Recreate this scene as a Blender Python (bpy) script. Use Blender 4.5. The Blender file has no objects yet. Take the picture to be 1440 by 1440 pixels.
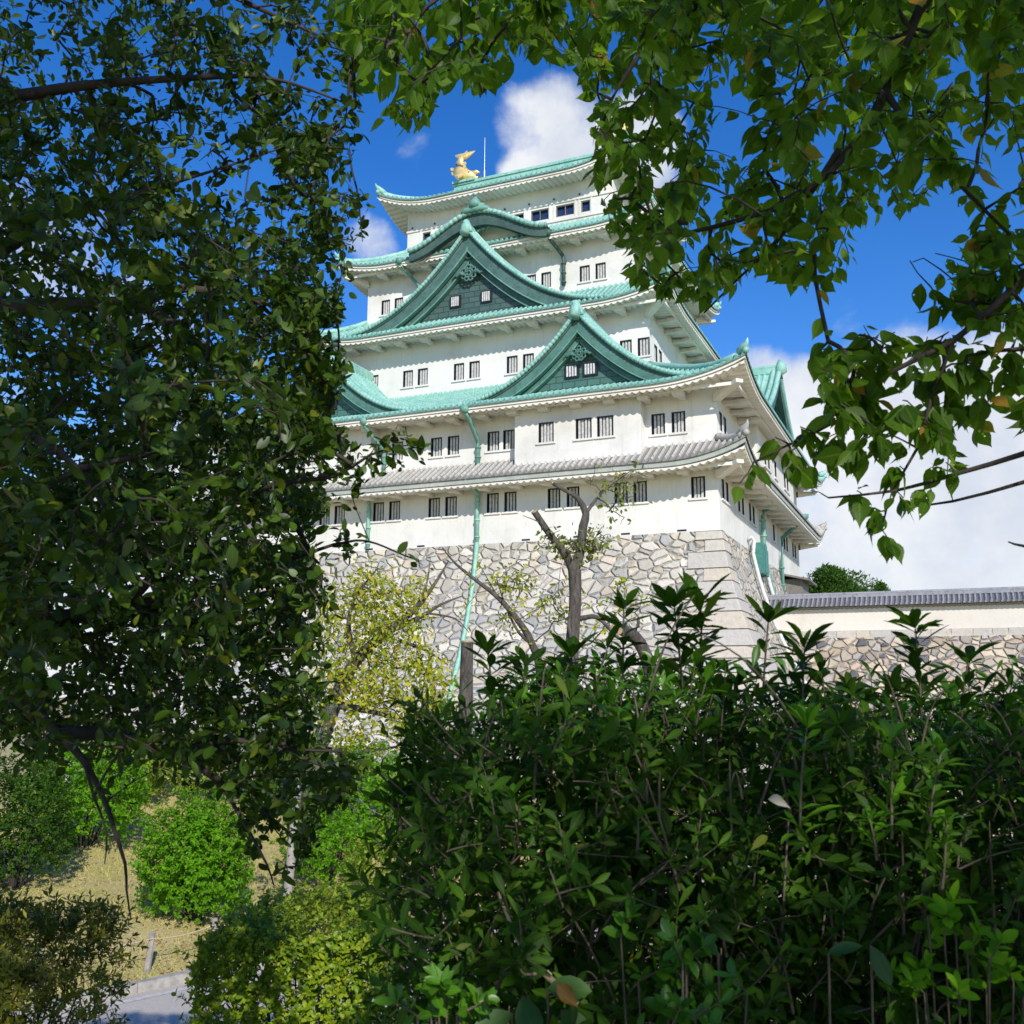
import bpy, math, random
import numpy as np
from mathutils import Matrix, Vector
random.seed(7); RNG = np.random.default_rng(11)
C = bpy.context.scene.collection
scene = bpy.context.scene

# ------------------------------------------------------------------ camera
FPX = 1413.7; PITCH = 0.1789; ROLL = 0.006
cam_d = bpy.data.cameras.new('camera'); cam = bpy.data.objects.new('camera', cam_d); C.objects.link(cam)
cam_d.sensor_fit = 'HORIZONTAL'; cam_d.sensor_width = 36.0; cam_d.lens = 36.0*FPX/1440
cam_d.clip_start = 0.05; cam_d.clip_end = 3000
cam.matrix_world = Matrix.Rotation(math.pi/2+PITCH, 4, 'X') @ Matrix.Rotation(ROLL, 4, 'Z')
cam_d.dof.use_dof = True; cam_d.dof.focus_distance = 40; cam_d.dof.aperture_fstop = 13
scene.camera = cam

# ------------------------------------------------------------------ light
SUN_EL = math.radians(31); SUN_AZ = math.radians(165)      # azimuth from +Y clockwise (towards +X)
sdir = Vector((math.sin(SUN_AZ)*math.cos(SUN_EL), math.cos(SUN_AZ)*math.cos(SUN_EL), math.sin(SUN_EL)))
sun_d = bpy.data.lights.new('sun', 'SUN'); sun = bpy.data.objects.new('sun', sun_d); C.objects.link(sun)
sun_d.energy = 4.9; sun_d.angle = math.radians(0.5); sun_d.color = (1.0, 0.95, 0.87)
sun.rotation_euler = sdir.to_track_quat('Z', 'Y').to_euler()
sun.location = (0, -20, 30)
scene.view_settings.view_transform = 'Standard'; scene.view_settings.look = 'None'
scene.view_settings.exposure = 0.0; scene.view_settings.gamma = 1

def pray(x, y):
    ax, ay = x-720.0, 720.0-y
    c, s = math.cos(ROLL), math.sin(ROLL)
    ax, ay = c*ax-s*ay, s*ax+c*ay
    cp, sp = math.cos(PITCH), math.sin(PITCH)
    return Vector((ax, cp*FPX-sp*ay, sp*FPX+cp*ay))
def at(x, y, Y):
    r = pray(x, y); return r*(Y/r.y)
def project(P):
    P = np.asarray(P, float); cp, sp = math.cos(PITCH), math.sin(PITCH)
    f = cp*P[:, 1]+sp*P[:, 2]; u = -sp*P[:, 1]+cp*P[:, 2]
    f = np.where(f < 1e-3, 1e-3, f)
    a = P[:, 0]/f*FPX; b = u/f*FPX; c, s = math.cos(-ROLL), math.sin(-ROLL)
    return np.stack([720+c*a-s*b, 720-(s*a+c*b)], 1)

# ------------------------------------------------------------------ node helpers
class NT:
    def __init__(s, nt): s.nt = nt; s.n = nt.nodes; s.l = nt.links
    def add(s, t, ins=None, **kw):
        n = s.n.new(t)
        for k, v in kw.items(): setattr(n, k, v)
        for k, v in (ins or {}).items(): s.set(n, k, v)
        return n
    def set(s, n, k, v):
        sock = n.inputs[k]
        if isinstance(v, bpy.types.NodeSocket): s.l.new(v, sock)
        elif isinstance(v, bpy.types.Node): s.l.new(v.outputs[0], sock)
        else: sock.default_value = v
    def math(s, op, a, b=0.0, c=0.0, clamp=False):
        n = s.add('ShaderNodeMath', {0: a, 1: b, 2: c}, operation=op); n.use_clamp = clamp; return n.outputs[0]
    def mix(s, f, a, b, blend='MIX'):
        n = s.n.new('ShaderNodeMix'); n.data_type = 'RGBA'; n.blend_type = blend
        s.set(n, 0, f); s.set(n, 6, a); s.set(n, 7, b); return n.outputs[2]
    def ramp(s, f, stops, interp='LINEAR'):
        n = s.n.new('ShaderNodeValToRGB'); s.set(n, 0, f); e = n.color_ramp.elements; n.color_ramp.interpolation = interp
        while len(e) < len(stops): e.new(0.5)
        for el, (p, c) in zip(e, stops):
            el.position = p; el.color = c if len(c) == 4 else (*c, 1)
        return n.outputs[0]
    def noise(s, vec, scale, detail=4, rough=.55, dist=0.0):
        return s.add('ShaderNodeTexNoise', {'Vector': vec, 'Scale': scale, 'Detail': detail, 'Roughness': rough, 'Distortion': dist}).outputs[0]
    def maprange(s, v, a, b, c=0.0, d=1.0, smooth=True):
        n = s.add('ShaderNodeMapRange', {0: v, 1: a, 2: b, 3: c, 4: d})
        n.interpolation_type = 'SMOOTHSTEP' if smooth else 'LINEAR'; return n.outputs[0]
def mat(name):
    m = bpy.data.materials.new(name); m.use_nodes = True
    t = NT(m.node_tree); b = m.node_tree.nodes['Principled BSDF']; return m, t, b
def col(r, g, b): return (r, g, b, 1)

# ------------------------------------------------------------------ world: sky with clouds
w = bpy.data.worlds.new('World'); scene.world = w; w.use_nodes = True
t = NT(w.node_tree); bg = w.node_tree.nodes['Background']
sky = t.add('ShaderNodeTexSky', sky_type='NISHITA', sun_disc=False, sun_elevation=SUN_EL, sun_rotation=SUN_AZ,
            air_density=1.0, dust_density=0.15, ozone_density=3.5, altitude=200)
hs = t.add('ShaderNodeHueSaturation', {'Hue': .513, 'Saturation': 1.33, 'Value': 1.72, 'Color': sky.outputs[0]})
tc = t.add('ShaderNodeTexCoord').outputs['Generated']
nz = t.noise(tc, 6.5, 9, .58, .25); nz2 = t.noise(tc, 20, 6, .6)
def blob(px, py, r_deg, soft):
    d = pray(px, py).normalized()
    dp = t.add('ShaderNodeVectorMath', {0: tc, 1: tuple(d)}, operation='DOT_PRODUCT').outputs['Value']
    return t.maprange(dp, math.cos(math.radians(r_deg+soft)), math.cos(math.radians(max(0.01, r_deg-soft))))
def addv(lst):
    v = lst[0]
    for q in lst[1:]: v = t.math('MAXIMUM', v, q)
    return v
B_ = addv([blob(772, 185, 2.2, 2.3), blob(800, 230, 2.6, 2), blob(870, 240, 3.2, 2), blob(745, 235, 1.2, 1.4),
           blob(1150, 600, 3.2, 2.4), blob(1290, 590, 4.5, 3), blob(1420, 620, 6, 3), blob(1240, 730, 7, 3), blob(1440, 760, 9, 3),
           blob(1130, 780, 5, 3), blob(1060, 545, 2.0, 1.6),
           t.math('MULTIPLY', blob(590, 212, .5, 1.8), .40), t.math('MULTIPLY', blob(524, 338, .6, 1.7), .46), t.math('MULTIPLY', blob(1220, 440, 1.6, 2), .5),
           t.math('MULTIPLY', blob(120, 470, 7, 5), .62), blob(240, 860, 10, 5)])
m_ = t.math('ADD', t.math('MULTIPLY', B_, .62), t.math('MULTIPLY', t.math('SUBTRACT', nz, .5), 1.15))
m_ = t.math('ADD', m_, t.math('MULTIPLY', t.math('SUBTRACT', nz2, .5), .22))
mask = t.maprange(m_, .24, .56)
# clouds all over the hidden rest of the sky too
shade = t.maprange(t.noise(tc, 9, 6, .6), .3, .75)
ccol = t.mix(shade, col(6.6, 7.1, 8.0), col(9.3, 9.4, 9.5))
mixc = t.mix(t.math('MULTIPLY', mask, .96), hs.outputs[0], ccol)
t.set(bg, 'Color', mixc); bg.inputs['Strength'].default_value = 0.105

# ------------------------------------------------------------------ mesh helpers
class MB:
    def __init__(s): s.v = []; s.f = []; s.uv = []
    def add(s, vs, fs):
        o = len(s.v); s.v += [tuple(p) for p in vs]; s.f += [tuple(i+o for i in f) for f in fs]
    def box(s, x0, x1, y0, y1, z0, z1):
        s.add([(x0,y0,z0),(x1,y0,z0),(x1,y1,z0),(x0,y1,z0),(x0,y0,z1),(x1,y0,z1),(x1,y1,z1),(x0,y1,z1)],
              [(3,2,1,0),(4,5,6,7),(0,1,5,4),(1,2,6,5),(2,3,7,6),(3,0,4,7)])
    def grid(s, rows, close=False):
        n = len(rows[0]); vs = [p for r in rows for p in r]; fs = []
        for i in range(len(rows)-1):
            for j in range(n-1 if not close else n):
                k = (j+1) % n; fs.append((i*n+j, i*n+k, (i+1)*n+k, (i+1)*n+j))
        s.add(vs, fs)
    def tube(s, pts, rad, n=8, cap=True, flat=None):
        pts = [Vector(p) for p in pts]; rows = []
        if not hasattr(rad, '__len__'): rad = [rad]*len(pts)
        up = Vector((0, 0, 1)); 
        for i, p in enumerate(pts):
            d = (pts[min(i+1, len(pts)-1)]-pts[max(i-1, 0)]).normalized()
            a = d.cross(up)
            if a.length < .15: a = d.cross(Vector((1, 0, 0)))
            a.normalize(); b = a.cross(d).normalized()
            rows.append([p+a*math.cos(q)*rad[i]*(flat or 1)+b*math.sin(q)*rad[i] for q in [2*math.pi*k/n for k in range(n)]])
        o = len(s.v); s.grid(rows, close=True)
        if cap:
            L = len(rows)
            s.f.append(tuple(o+k for k in range(n))[::-1]); s.f.append(tuple(o+(L-1)*n+k for k in range(n)))
    def build(s, name, m, parent=None, smooth=False, fixn=True):
        me = bpy.data.meshes.new(name); me.from_pydata([tuple(map(float, p)) for p in s.v], [], s.f); me.update()
        if s.uv and len(s.uv) == len(s.v):
            vi = np.zeros(len(me.loops), np.int32); me.loops.foreach_get('vertex_index', vi)
            me.uv_layers.new(name='uv').data.foreach_set('uv', np.array(s.uv, np.float32)[vi].ravel())
        o = bpy.data.objects.new(name, me); C.objects.link(o)
        if m is not None:
            for q in (m if isinstance(m, list) else [m]): me.materials.append(q)
        if parent is not None: o.parent = parent
        if smooth: me.polygons.foreach_set('use_smooth', [True]*len(me.polygons))
        return o
def tag(o, label=None, cat=None, group=None, kind=None):
    for k, v in (('label', label), ('category', cat), ('group', group), ('kind', kind)):
        if v: o[k] = v
    return o
def empty(name, loc=(0, 0, 0), rz=0):
    o = bpy.data.objects.new(name, None); C.objects.link(o); o.location = loc; o.rotation_euler = (0, 0, rz)
    o.empty_display_size = .2; return o
def share(o, name, parent, loc=(0, 0, 0)):
    c = o.copy(); C.objects.link(c); c.name = name; c.parent = parent; c.location = loc; return c

# ------------------------------------------------------------------ materials
def m_plaster(name='white_plaster', base=(.73, .715, .675), dirt=(.46, .44, .385)):
    m, t, b = mat(name); o = t.add('ShaderNodeTexCoord').outputs['Object']
    mp = t.add('ShaderNodeMapping', {'Vector': o, 'Scale': (2.6, 2.6, .16)}).outputs[0]
    st = t.maprange(t.noise(mp, 1.4, 7, .7), .50, .78)
    bl = t.maprange(t.noise(o, .35, 6, .6), .45, .75)
    f = t.math('ADD', t.math('MULTIPLY', st, .42), t.math('MULTIPLY', bl, .42))
    fine = t.noise(o, 9, 5, .7); cr = t.maprange(t.math('ABSOLUTE', t.math('SUBTRACT', t.noise(o, .55, 8, .7, .6), .5)), 0, .006, 1, 0); pt = t.maprange(t.noise(o, .16, 3, .5), .48, .56, 0, .16)
    f = t.math('ADD', f, t.math('ADD', t.math('MULTIPLY', cr, .35), pt), clamp=True)
    c = t.mix(f, col(*base), col(*dirt)); c = t.mix(t.math('MULTIPLY', fine, .16), c, col(.6, .58, .52))
    t.set(b, 'Base Color', c); b.inputs['Roughness'].default_value = .85
    bp = t.add('ShaderNodeBump', {'Height': t.noise(o, 5, 6, .6), 'Strength': .12, 'Distance': .1}); t.set(b, 'Normal', bp)
    return m
M_plaster = m_plaster()
M_soffit = m_plaster('soffit_plaster', (.76, .73, .66), (.5, .46, .38))
def m_copper(name, c1, c2, c3, rough=.6, sc=1.0, valley=.6, course=.45):
    m, t, b = mat(name); o = t.add('ShaderNodeTexCoord').outputs['Object']
    n1 = t.noise(o, .8*sc, 7, .65); n2 = t.noise(o, 5*sc, 5, .65)
    st = t.noise(t.add('ShaderNodeMapping', {'Vector': o, 'Scale': (1.5, 1.5, .3)}).outputs[0], 2.2, 6, .7)
    c = t.mix(t.maprange(n1, .32, .68), col(*c1), col(*c2)); c = t.mix(t.maprange(n2, .5, .78), c, col(*c3)); c = t.mix(t.maprange(st, .54, .74, 0, .75), c, col(*c3))
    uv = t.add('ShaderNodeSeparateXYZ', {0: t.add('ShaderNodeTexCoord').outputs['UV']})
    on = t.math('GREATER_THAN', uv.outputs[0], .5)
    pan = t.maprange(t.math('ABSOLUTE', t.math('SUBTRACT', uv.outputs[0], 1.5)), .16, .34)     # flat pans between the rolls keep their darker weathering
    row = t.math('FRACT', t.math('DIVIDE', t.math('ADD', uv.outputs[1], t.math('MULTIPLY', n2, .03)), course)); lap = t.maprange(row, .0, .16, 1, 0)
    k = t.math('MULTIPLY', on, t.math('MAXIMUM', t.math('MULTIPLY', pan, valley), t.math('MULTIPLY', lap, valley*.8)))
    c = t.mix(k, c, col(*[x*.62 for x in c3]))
    t.set(b, 'Base Color', c); b.inputs['Roughness'].default_value = rough
    bp = t.add('ShaderNodeBump', {'Height': n2, 'Strength': .25, 'Distance': .05}); t.set(b, 'Normal', bp); return m
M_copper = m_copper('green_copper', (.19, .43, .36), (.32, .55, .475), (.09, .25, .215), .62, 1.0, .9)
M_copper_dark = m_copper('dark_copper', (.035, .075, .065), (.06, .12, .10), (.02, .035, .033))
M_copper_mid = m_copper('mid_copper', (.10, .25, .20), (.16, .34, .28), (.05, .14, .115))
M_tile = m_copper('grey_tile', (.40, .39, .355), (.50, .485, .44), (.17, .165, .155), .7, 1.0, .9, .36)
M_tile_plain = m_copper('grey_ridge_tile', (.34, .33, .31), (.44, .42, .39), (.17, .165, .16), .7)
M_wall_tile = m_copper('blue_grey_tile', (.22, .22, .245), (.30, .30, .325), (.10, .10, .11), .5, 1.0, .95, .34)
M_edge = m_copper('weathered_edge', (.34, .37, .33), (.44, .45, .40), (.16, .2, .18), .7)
def m_panel(name, a, bcol, line):
    m, t, b = mat(name); o = t.add('ShaderNodeTexCoord').outputs['Object']
    mp = t.add('ShaderNodeMapping', {'Vector': o, 'Rotation': (math.pi/2, 0, 0)}).outputs[0]
    br = t.add('ShaderNodeTexBrick', {'Vector': mp, 'Color1': col(*a), 'Color2': col(*bcol), 'Mortar': col(*line), 'Scale': 1.0, 'Mortar Size': .035, 'Brick Width': .85, 'Row Height': .42})
    c = t.mix(t.math('MULTIPLY', t.noise(o, 3, 5, .6), .55), br.outputs[0], col(*line))
    t.set(b, 'Base Color', c); b.inputs['Roughness'].default_value = .55
    bp = t.add('ShaderNodeBump', {'Height': br.outputs[1], 'Strength': .5, 'Distance': -.05}); t.set(b, 'Normal', bp); return m
M_crest_dark = m_copper('crest_copper', (.07, .16, .135), (.11, .22, .19), (.03, .07, .06))
M_board_dark = m_copper('dark_board', (.045, .105, .09), (.08, .165, .14), (.02, .045, .04))
M_board_green = m_copper('green_board', (.052, .145, .118), (.085, .21, .17), (.025, .07, .055))
M_tymp = m_panel('dark_copper_panel', (.05, .105, .095), (.075, .135, .12), (.022, .045, .04))
M_tymp2 = m_panel('green_copper_panel', (.055, .15, .122), (.08, .19, .155), (.025, .065, .055))
def m_plain(name, c, rough=.6, metal=0.0, var=.35, sc=6):
    m, t, b = mat(name); o = t.add('ShaderNodeTexCoord').outputs['Object']
    n = t.noise(o, sc, 5, .6); k = [x*(1-var) for x in c]
    t.set(b, 'Base Color', t.mix(t.maprange(n, .35, .7), col(*c), col(*k)))
    b.inputs['Roughness'].default_value = rough; b.inputs['Metallic'].default_value = metal; return m
M_pane = m_plain('dark_pane', (.018, .018, .022), .4)
M_glass = m_plain('blue_glass', (.02, .035, .10), .08); M_glass.node_tree.nodes['Principled BSDF'].inputs['Specular IOR Level'].default_value = .9
M_bar = m_plain('grey_bar', (.55, .54, .52), .7)
M_frame = m_plain('wood_frame', (.20, .19, .17), .7)
M_gold = m_plain('gold_leaf', (1.0, .74, .30), .42, .55, .15, 4)
M_pipe_w = m_plain('white_pipe', (.68, .68, .66), .4)
M_pipe_g = m_plain('green_pipe', (.26, .52, .42), .5, 0, .3, 3)
M_teal = m_plain('teal_paint', (.06, .24, .20), .5)
M_steel = m_plain('steel', (.3, .32, .34), .4, .6)
def m_stone(name, scale, cols, jw=.035, dist=.35, flat=1.0):
    m, t, b = mat(name); o = t.add('ShaderNodeTexCoord').outputs['Object']
    ns = t.add('ShaderNodeTexNoise', {'Vector': o, 'Scale': 1.1, 'Detail': 2.0})
    off = t.add('ShaderNodeVectorMath', {0: ns.outputs[1], 1: (.5, .5, .5)}, operation='SUBTRACT')
    off = t.add('ShaderNodeVectorMath', {0: off.outputs[0], 'Scale': dist}, operation='SCALE')
    v = t.add('ShaderNodeVectorMath', {0: o, 1: off.outputs[0]}, operation='ADD')
    v = t.add('ShaderNodeMapping', {'Vector': v.outputs[0], 'Scale': (.82, .82, 1.25*flat)}).outputs[0]
    v1 = t.add('ShaderNodeTexVoronoi', {'Vector': v, 'Scale': scale, 'Randomness': 1.0}, feature='F1')
    v2 = t.add('ShaderNodeTexVoronoi', {'Vector': v, 'Scale': scale, 'Randomness': 1.0}, feature='DISTANCE_TO_EDGE')
    sep = t.add('ShaderNodeSeparateColor', {0: v1.outputs['Color']})
    c = t.ramp(sep.outputs[0], cols, 'CONSTANT')
    val = t.math('ADD', t.math('MULTIPLY', sep.outputs[1], .38), .80)
    n2 = t.noise(o, 4.5, 7, .7); n3 = t.noise(o, 22, 4, .7)
    val = t.math('MULTIPLY', val, t.math('ADD', t.math('MULTIPLY', n2, .5), .74))
    val = t.math('MULTIPLY', val, t.math('ADD', t.math('MULTIPLY', n3, .3), .85))
    c = t.mix(1.0, c, t.add('ShaderNodeCombineColor', {0: val, 1: val, 2: val}).outputs[0], 'MULTIPLY')
    e = t.math('ADD', v2.outputs[0], t.math('MULTIPLY', t.math('SUBTRACT', n2, .5), .05))
    j = t.maprange(e, jw*.25, jw)
    j2 = t.maprange(n2, .38, .62, .35, 1.0); c = t.mix(t.math('ADD', j, t.math('MULTIPLY', t.math('SUBTRACT', 1.0, j), t.math('SUBTRACT', 1.0, j2)), clamp=True), col(.24, .215, .18), c)
    t.set(b, 'Base Color', c); b.inputs['Roughness'].default_value = .9
    h = t.math('ADD', t.math('MULTIPLY', t.maprange(v2.outputs[0], 0, .16), 1.0), t.math('MULTIPLY', n2, .35))
    bp = t.add('ShaderNodeBump', {'Height': h, 'Strength': .85, 'Distance': .19}); t.set(b, 'Normal', bp); return m
M_stone = m_stone('castle_stone', 1.5, [(0, (.53, .485, .41)), (.22, (.48, .44, .375)), (.42, (.56, .485, .38)), (.55, (.42, .40, .365)), (.68, (.57, .525, .45)), (.84, (.49, .46, .405)), (.96, (.36, .355, .34))], .021)
M_stone_wall = m_stone('rubble_stone', 2.0, [(0, (.46, .37, .28)), (.2, (.52, .44, .35)), (.4, (.42, .38, .34)), (.6, (.55, .46, .35)), (.78, (.38, .33, .28)), (.92, (.13, .13, .14))], .055, .3, .9)
def m_quoin():
    m, t, b = mat('dressed_stone'); o = t.add('ShaderNodeTexCoord').outputs['Object']
    g = t.add('ShaderNodeNewGeometry').outputs['Random Per Island']
    c = t.ramp(g, [(0, (.55, .505, .435)), (.35, (.50, .465, .415)), (.6, (.56, .49, .39)), (.8, (.48, .46, .42))], 'CONSTANT')
    n = t.noise(o, 3.5, 7, .7); c = t.mix(t.maprange(n, .4, .75, 0, .5), c, col(.33, .31, .28))
    t.set(b, 'Base Color', c); b.inputs['Roughness'].default_value = .9
    bp = t.add('ShaderNodeBump', {'Height': n, 'Strength': .5, 'Distance': .15}); t.set(b, 'Normal', bp); return m
M_quoin = m_quoin()

# ================================================================== CASTLE KEEP (local: x right along front, y back, z up from stone top)
AZ = 0.4157
KC = Vector((12.240, 58.227, 9.537))
keep = empty('castle_keep', KC, -AZ)
tag(keep, 'tall white castle keep of stacked storeys with green copper roofs on a stone base', 'castle')
XL, XR, YF, YB = -36.35, 0.0, 0.0, 32.4

def wall_side(mb, wins_mb, f, u0, u1, z0, z1, wins, depth=.28):
    """f(u, d, z) -> point, d = depth inward; wins = rects (ua,ub,za,zb)"""
    us = sorted(set([u0, u1]+[a for r in wins for a in r[:2]])); zs = sorted(set([z0, z1]+[a for r in wins for a in r[2:]]))
    for i in range(len(us)-1):
        for j in range(len(zs)-1):
            um, zm = (us[i]+us[i+1])/2, (zs[j]+zs[j+1])/2
            if any(r[0] < um < r[1] and r[2] < zm < r[3] for r in wins): continue
            mb.add([f(us[i], 0, zs[j]), f(us[i+1], 0, zs[j]), f(us[i+1], 0, zs[j+1]), f(us[i], 0, zs[j+1])], [(0, 1, 2, 3)])
    for (a, b, c, d) in wins:
        D = depth
        mb.add([f(a,0,c), f(b,0,c), f(b,D,c), f(a,D,c), f(a,0,d), f(b,0,d), f(b,D,d), f(a,D,d)],
               [(0,3,2,1), (4,5,6,7), (0,4,7,3), (1,2,6,5), (2,3,7,6)])
def fbox(mb, f, a, b, d0, d1, c, d):
    mb.add([f(a,d0,c), f(b,d0,c), f(b,d1,c), f(a,d1,c), f(a,d0,d), f(b,d0,d), f(b,d1,d), f(a,d1,d)],
           [(3,2,1,0), (4,5,6,7), (0,1,5,4), (1,2,6,5), (2,3,7,6), (3,0,4,7)])
def window(f, r, bars=3, sill=True, parent=None):
    a, b, c, d = r; p = MB()
    p.add([f(a+.003,.25,c+.003), f(b-.003,.25,c+.003), f(b-.003,.25,d-.003), f(a+.003,.25,d-.003)], [(0,1,2,3)])
    # thin dark timber lining
    for q in ((a+.004,a+.05,c+.004,d-.004),(b-.05,b-.004,c+.004,d-.004),(a+.052,b-.052,d-.07,d-.004)): fbox(p, f, q[0], q[1], .02, .24, q[2], q[3])
    o = p.build('window', M_pane, parent or keep)
    q = MB(); n = bars; wd = (b-a-.1)/(2*n+1)
    for k in range(n):
        x = a+.05+wd*(2*k+1)-.012; fbox(q, f, x, x+wd+.03, .10, .18, c+.005, d-.075)
    q.build('lattice', M_bar, o)
    if sill:
        s = MB(); fbox(s, f, a-.14, b+.14, -.10, -.003, c-.14, c-.02); s.build('sill', M_plaster, o)
    return o
def ff(off): return lambda u, d, z: (u, off+d, z)
def fr(xo): return lambda u, d, z: (xo-d, u, z)

def storey(off, z0, z1, fw, rw, zf):
    """white storey walls; off = inset from the base rectangle; fw/rw window centres front/right; zf = (z0,z1) of windows"""
    mb = MB(); x0, x1, y0, y1 = XL+off, XR-off, YF+off, YB-off
    fwin = [(c-w_/2, c+w_/2, zf[0], zf[1]) for c, w_ in fw]; rwin = [(c-w_/2, c+w_/2, zf[0], zf[1]) for c, w_ in rw]
    wall_side(mb, None, ff(y0), x0, x1, z0, z1, fwin); wall_side(mb, None, fr(x1), y0, y1, z0, z1, rwin)
    mb.add([(x0,y0,z0),(x0,y1,z0),(x1,y1,z0),(x1,y1,z1),(x0,y1,z1),(x0,y0,z1)], [(0,1,4,5), (1,2,3,4)])
    o = mb.build('storey_wall', M_plaster, keep)
    for r in fwin: window(ff(y0), r)
    for r in rwin: window(fr(x1), r)
    return o
W1 = .86
f1 = [-1.25,-4.83,-6.05,-9.2,-10.48,-13.5,-14.76,-17.8,-19.06,-22.1,-23.36,-26.5,-27.75,-30.8,-32.05,-35.1]
r1 = [1.1,2.3,5.9,7.2,9.7,11.0,15.3,19.3,24.4,25.7,29.0,30.3]
storey(0, 0, 4.2, [(c, W1) for c in f1], [(c, W1) for c in r1], (2.02, 3.31))
f2 = [-2.35,-3.62,-13.62,-14.76,-17.7,-18.98,-22.0,-23.2,-33.2,-34.4]
storey(0, 5.3, 9.3, [(c, W1) for c in f2], [(1.1, W1), (2.3, W1), (28.6, W1), (29.9, W1)], (6.15, 7.45))
f3 = [-6.1,-7.38,-10.4,-11.65,-14.7,-15.98,-19.02,-20.3,-23.36,-24.64,-27.68,-28.92]
storey(5.75, 11.8, 17.7, [(c, .86) for c in f3], [(c, .86) for c in (7.6, 8.8, 12, 13.2, 18, 19.2, 23.5)], (13.35, 14.65))
f4 = [-9.6,-10.82,-13.85,-15.05,-18.2,-22.2,-23.4,-26.4,-27.6]
storey(7.07, 18.6, 24.2, [(c, .78) for c in f4], [(c, .78) for c in (9.2, 10.4, 15, 16.2, 22)], (20.05, 21.28))
# top storey: wide glazed openings
off = 9.29; x0, x1, y0, y1 = XL+off, XR-off, YF+off, YB-off
mb = MB(); f5 = [(-11.5,.74),(-13.18,1.5),(-15.28,1.5),(-17.38,1.5),(-19.48,1.5),(-21.58,1.5),(-23.6,1.3),(-25.28,.74)]
r5 = [(10.9,.74),(12.6,1.5),(14.7,1.5),(17.1,1.5),(19.2,1.5),(21.0,.74)]
fw = [(c-w_/2, c+w_/2, 26.68, 27.62) for c, w_ in f5]; rw = [(c-w_/2, c+w_/2, 26.68, 27.62) for c, w_ in r5]
wall_side(mb, None, ff(y0), x0, x1, 25.4, 30.2, fw, .35); wall_side(mb, None, fr(x1), y0, y1, 25.4, 30.2, rw, .35)
mb.add([(x0,y0,25.4),(x0,y1,25.4),(x1,y1,25.4),(x1,y1,30.2),(x0,y1,30.2),(x0,y0,30.2)], [(0,1,4,5), (1,2,3,4)])
mb.build('storey_wall', M_plaster, keep)
for fn, ws in ((ff(y0), fw), (fr(x1), rw)):
    for r in ws:
        a, b, c, d = r; p = MB()
        p.add([fn(a+.003,.3,c+.003), fn(b-.003,.3,c+.003), fn(b-.003,.3,d-.003), fn(a+.003,.3,d-.003)], [(0,1,2,3)])
        o = p.build('window', M_glass, keep)
        q = MB()
        for k in ((a+.004,a+.07,c+.004,d-.004),(b-.07,b-.004,c+.004,d-.004),(a+.072,b-.072,d-.075,d-.004),(a+.072,b-.072,c+.004,c+.075)): fbox(q, fn, k[0], k[1], .06, .2, k[2], k[3])
        if b-a > 1: fbox(q, fn, (a+b)/2-.03, (a+b)/2+.03, .08, .18, c+.08, d-.08)
        q.build('frame', M_frame, o)
tb = MB()   # timber-like plastered rails round the top storey
for za, zb, pr in ((26.28, 26.46, .09), (27.80, 27.96, .09), (25.9, 26.02, .06)):
    fbox(tb, ff(y0), x0-.05, x1+.09, -pr, -.003, za, zb); fbox(tb, fr(x1), y0, y1+.05, -pr, -.003, za, zb)
for c, w_ in f5: 
    for s_ in (-1, 1): fbox(tb, ff(y0), c+s_*(w_/2+.13)-.08, c+s_*(w_/2+.13)+.08, -.05, -.003, 26.465, 27.795)
tb.build('rail_moulding', M_plaster, keep)
pg = MB()
for k in range(9):
    x = -26.6+k*2.09; pg.tube([(x, y0-.10, 28.2), (x, y0-.003, 28.2)], .075, 8)
pg.build('nail_cover', M_copper_dark, keep)

# bays under the small gables
def bay(x0, x1, wins):
    mb = MB(); yb = -.9; z0, z1 = 4.55, 8.9
    ws = [(c-w_/2, c+w_/2, 6.12, 7.42) for c, w_ in wins]
    wall_side(mb, None, ff(yb), x0, x1, z0, z1, ws)
    mb.add([(x0,yb,z0),(x0,-.003,z0),(x0,-.003,z1),(x0,yb,z1),(x1,yb,z0),(x1,-.003,z0),(x1,-.003,z1),(x1,yb,z1)], [(0,3,2,1),(4,5,6,7)])
    mb.build('bay_wall', M_plaster, keep)
    for r in ws: window(ff(yb), r, 4)
bay(-12.82, -4.45, [(-10.66, 1.04), (-8.14, 1.06), (-6.73, 1.06)])
bay(-31.9, -23.55, [(-25.7, 1.04), (-28.2, 1.06), (-29.6, 1.06)])
mb = MB(); ws = [(c-.53, c+.53, 6.12, 7.42) for c in (11.2, 12.6, 15.5, 19.8, 21.2)]
wall_side(mb, None, fr(.9), 8.2, 24.2, 4.55, 8.9, ws)
mb.add([(.9,8.2,4.55),(.003,8.2,4.55),(.003,8.2,8.9),(.9,8.2,8.9),(.9,24.2,4.55),(.003,24.2,4.55),(.003,24.2,8.9),(.9,24.2,8.9)], [(0,1,2,3),(7,6,5,4)])
mb.build('bay_wall', M_plaster, keep)
for r in ws: window(fr(.9), r, 4)

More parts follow.
